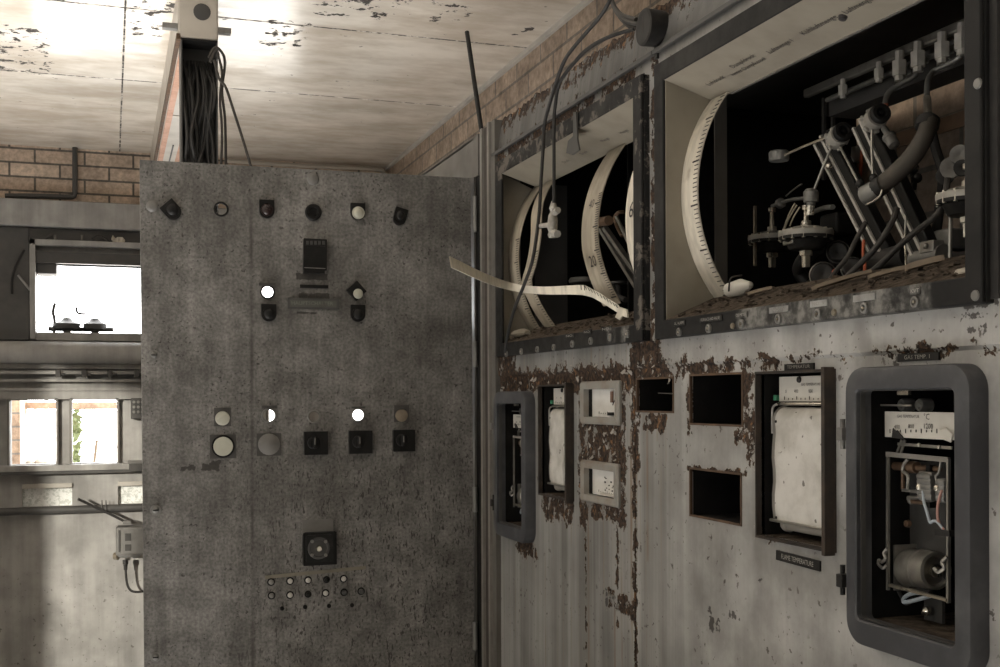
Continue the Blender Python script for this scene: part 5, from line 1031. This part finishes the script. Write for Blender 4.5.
# motor
mc = qc(909,568,.800); mb = MB(); m1 = qc(936,571,.800); r = .0205
mb.lathe(mc, m1-mc, [(0,r*.96),(.002,r),(.020,r),(.021,r*1.05),(.024,r*1.05),(.025,r*.98),((m1-mc).length, r*.95),((m1-mc).length+.001, r*.80),((m1-mc).length-.004, r*.7),((m1-mc).length-.004, 0)], 32); mot = mb.build('motor', M['steel'], CA)
mb = MB(); mb.lathe(m1-Vector((0,-.004,0)), m1-mc, [(0,r*.35),(.006,r*.34),(.006,r*.2),(.002,0)], 16); mb.build('motor_boss', M['bright'], mot)
MB().obox(qc(906.5,567,.80), Xr*.016, Yv*.0012, Zv*.024).build('motor_flange', M['steel'], CA)
MB().bar(qc(911,589,.785), qc(931,593,.785), .005, .005).build('motor_foot', M['rubber'], CA)
tbc('hook', [(887,549,.772),(884,553,.770),(885.5,558,.770),(882,562,.770),(879,560,.770),(878.5,564,.770),(883,568,.770),(887,565,.772)], .0018, 'steel')
tbc('hook', [(947,557,.772),(942,562,.770),(944,568,.770),(938,572,.770),(934,568,.770)], .0018, 'steel')
tbc('blue_lead', [(925,593,.785),(914,593,.785),(905,597,.785),(904,602,.785),(912,601,.785),(930,596,.785)], .0022, 'bluew'); tbc('black_lead', [(898,590,.79),(902,598,.79),(906,604,.79),(910,602,.79)], .002, 'rubber')
MB().lathe(qc(928,611,.80), -Xr, [(0,.005),(.004,.005),(.006,.003),(.007,0)], 14).build('earth_stud', M['bright'], CA)
mb = MB(); mb.box((.806, qc(942,600,.806).y, qc(935,622,.806).z), (.810, qc(924,600,.806).y, qc(935,598,.806).z)); mb.build('earth_plate', M['soot'], CA)
CA2 = dup(CA, (0, 1.184, -.0175), 'dark rounded instrument case beside the door jamb, the far one of two', 'rounded instrument cases')

# ---------------------------------------------------------------- cables, valve, gauge, rod about the fascia
G = PX(661, 29, W+.006); t = thing('round_gauge', 'small round black gauge on the fascia above the post between the dial windows', 'gauge', G)
mb = MB(); mb.lathe((W+.008, G.y, G.z), -Xr, [(0,.0255),(.026,.0265),(.030,.0265),(.031,.0225)], 28); mb.build('casing', M['black'], t)
MB().lathe((W-.0215, G.y, G.z), -Xr, [(0,.0225),(.001,.0222),(.001,0)], 28).build('dial_face', M['box'], t); MB().obox((W-.0230, G.y+.001, G.z+.004), Xr*.0004, Yv*.0010, Zv*.012).build('pointer', M['ink'], t)
MB().box((W-.004, G.y-.006, G.z-.045), (W+.006, G.y+.002, G.z-.02)).build('stem', M['rubber'], t)
cx = lambda pts: [PX(*p) for p in pts]
line('hanging_cable', cx([(612,-6,.72),(608,4,.715),(599,18,.71),(586,33,.70),(574,47,.70),(566,58,.70),(560.5,70,.70),(555,86,.705),(550.5,101,.71),(544.5,124,.72),(543,150,.72),(541,181,.715),(539,215,.71),(533,258,.70),(524,285,.70),(514,310,.71),(507,338,.73),(505,352,.735)]), .0031, M['rubber'], 'long black cable hanging in front of the far dial window, the one reaching its sill', 'cable', sub=7)
line('hanging_cable', cx([(634,29,.745),(621.5,32.6,.735),(609,37,.72),(596.7,43,.715),(584,52,.71),(574,63,.71),(565,74,.71),(558.5,85.5,.71),(555.5,103,.71),(554,120,.712),(554,160,.712),(554,203,.712)]), .0031, M['rubber'], 'black cable hanging before the far dial window with the small valve on its end', 'cable', sub=7)
for i, (pts, lab) in enumerate((([(611,-4,.74),(614,6,.74),(622,15,.742),(636,19.5,.745)], 'upper of the short cables curving into the round gauge'), ([(612,2,.74),(618,14,.74),(627,21,.742),(638,24,.745)], 'middle of the short cables curving into the round gauge'), ([(614,6,.745),(621,18,.745),(629,26,.745),(637,28,.748)], 'lowest of the short cables curving into the round gauge'))):
    line('gauge_cable', cx(pts), .0035, M['cable'], lab, 'cable')
line('fascia_cable', cx([(700,-8,.775),(672,6,.775),(650,14,.772),(640,20,.768)]), .006, M['cable'], 'thick dusty cable running along the top of the fascia above the round gauge', 'cable')
v = thing('hanging_valve', 'small tarnished valve hanging on a black cable in front of the far dial window', 'valve', PX(552,240,.712)); q7 = lambda x, y: PX(x, y, .712)
mb = MB(); top, bot = q7(553.5,201), q7(552,238); ax = bot-top; Ln = ax.length; mb.lathe(top, ax, [(0,.0032),(.006,.005),(.012,.007),(.018,.0045),(.024,.0075),(.034,.0088),(.046,.0088),(.052,.006),(.058,.0078),(Ln-.006,.0078),(Ln,.0055)], 14); mb.build('body', M['castlt'], v)
mb = MB(); a_ = q7(552,224.5); b_ = q7(540,226); mb.cyl(a_, b_, .0048, .004, n=10); mb.cyl(b_, b_+(b_-a_)*.12, .0062, n=10); mb.build('side_branch', M['castlt'], v)
mb = MB(); a_ = q7(553,214); mb.cyl(a_, q7(558,210), .0055, n=8); mb.cyl(q7(552,232), q7(557.5,234), .0065, n=8); mb.build('hex_plug', M['castlt'], v)
o = MB().cyl(PX(481.5,131,.775), PX(467,32,.775), .0052, n=12).build('steel_rod', M['black']); tag(o, 'dark thin rod standing up from behind the fascia above the door jamb, leaning left', 'rod')
mb = MB(); p = lambda x, y, X=W-.020: PX(x, y, X)
prism(mb, [p(573,112), p(576,112), p(577,139), p(579,150), p(572,155), p(566,153), p(568,141), p(573,136)], (.003, 0, 0)); o = mb.build('hanging_tab', M['soot']); tag(o, 'bent dark metal tab hanging over the top edge of the far dial window', 'metal tab')
# ---------------------------------------------------------------- light
w = bpy.data.worlds.new('sky'); SC.world = w; w.use_nodes = True
bg = w.node_tree.nodes['Background']; bg.inputs[0].default_value = (1.0, .995, .99, 1); bg.inputs[1].default_value = 4.0
def area(name, loc, direc, sx, sy, power, col=(1,.985,.965)):
    l = bpy.data.lights.new(name, 'AREA'); l.shape = 'RECTANGLE'; l.size = sx; l.size_y = sy; l.energy = power; l.color = col
    o = bpy.data.objects.new(name, l); COL.objects.link(o); o.location = loc
    o.rotation_euler = Vector(direc).to_track_quat('-Z', 'Z').to_euler(); return o
bg.inputs[1].default_value = 11.5
for nm, loc, d_, sx, sy in (('portal_left', (XL-.13, 1.58, 1.61), (1,0,0), 1.32, 1.7), ('portal_rear', (-1.1, YR-.05, 1.55), (0,1,0), .8, .9), ('portal_far', ((big[0]+big[1])/2, B+.12, (big[2]+big[3])/2), (0,-1,0), big[1]-big[0], big[3]-big[2])):
    o = area(nm, loc, d_, sx, sy, 1); o.data.cycles.is_portal = True

l = bpy.data.lights.new('low_sun', 'SUN'); l.energy = 36.0; l.angle = math.radians(1.2); l.color = (1, .97, .93)
o = bpy.data.objects.new('low_sun', l); COL.objects.link(o); o.rotation_euler = Vector((.53, 1.0, -.17)).to_track_quat('-Z', 'Z').to_euler()
area('fill_left', (XL+.03, -.2, 1.5), (1, .25, -.1), .8, 1.0, 8)  # added fill lamp in the unseen left window, brightens the near cabinets
o = area('ceiling_fill', (-.7, 2.6, .3), (0, 0, 1), 1.6, 5.0, 92, (1, .975, .945)); o.data.spread = math.radians(95)  # added fill lamp near the floor, aimed up to brighten the ceiling
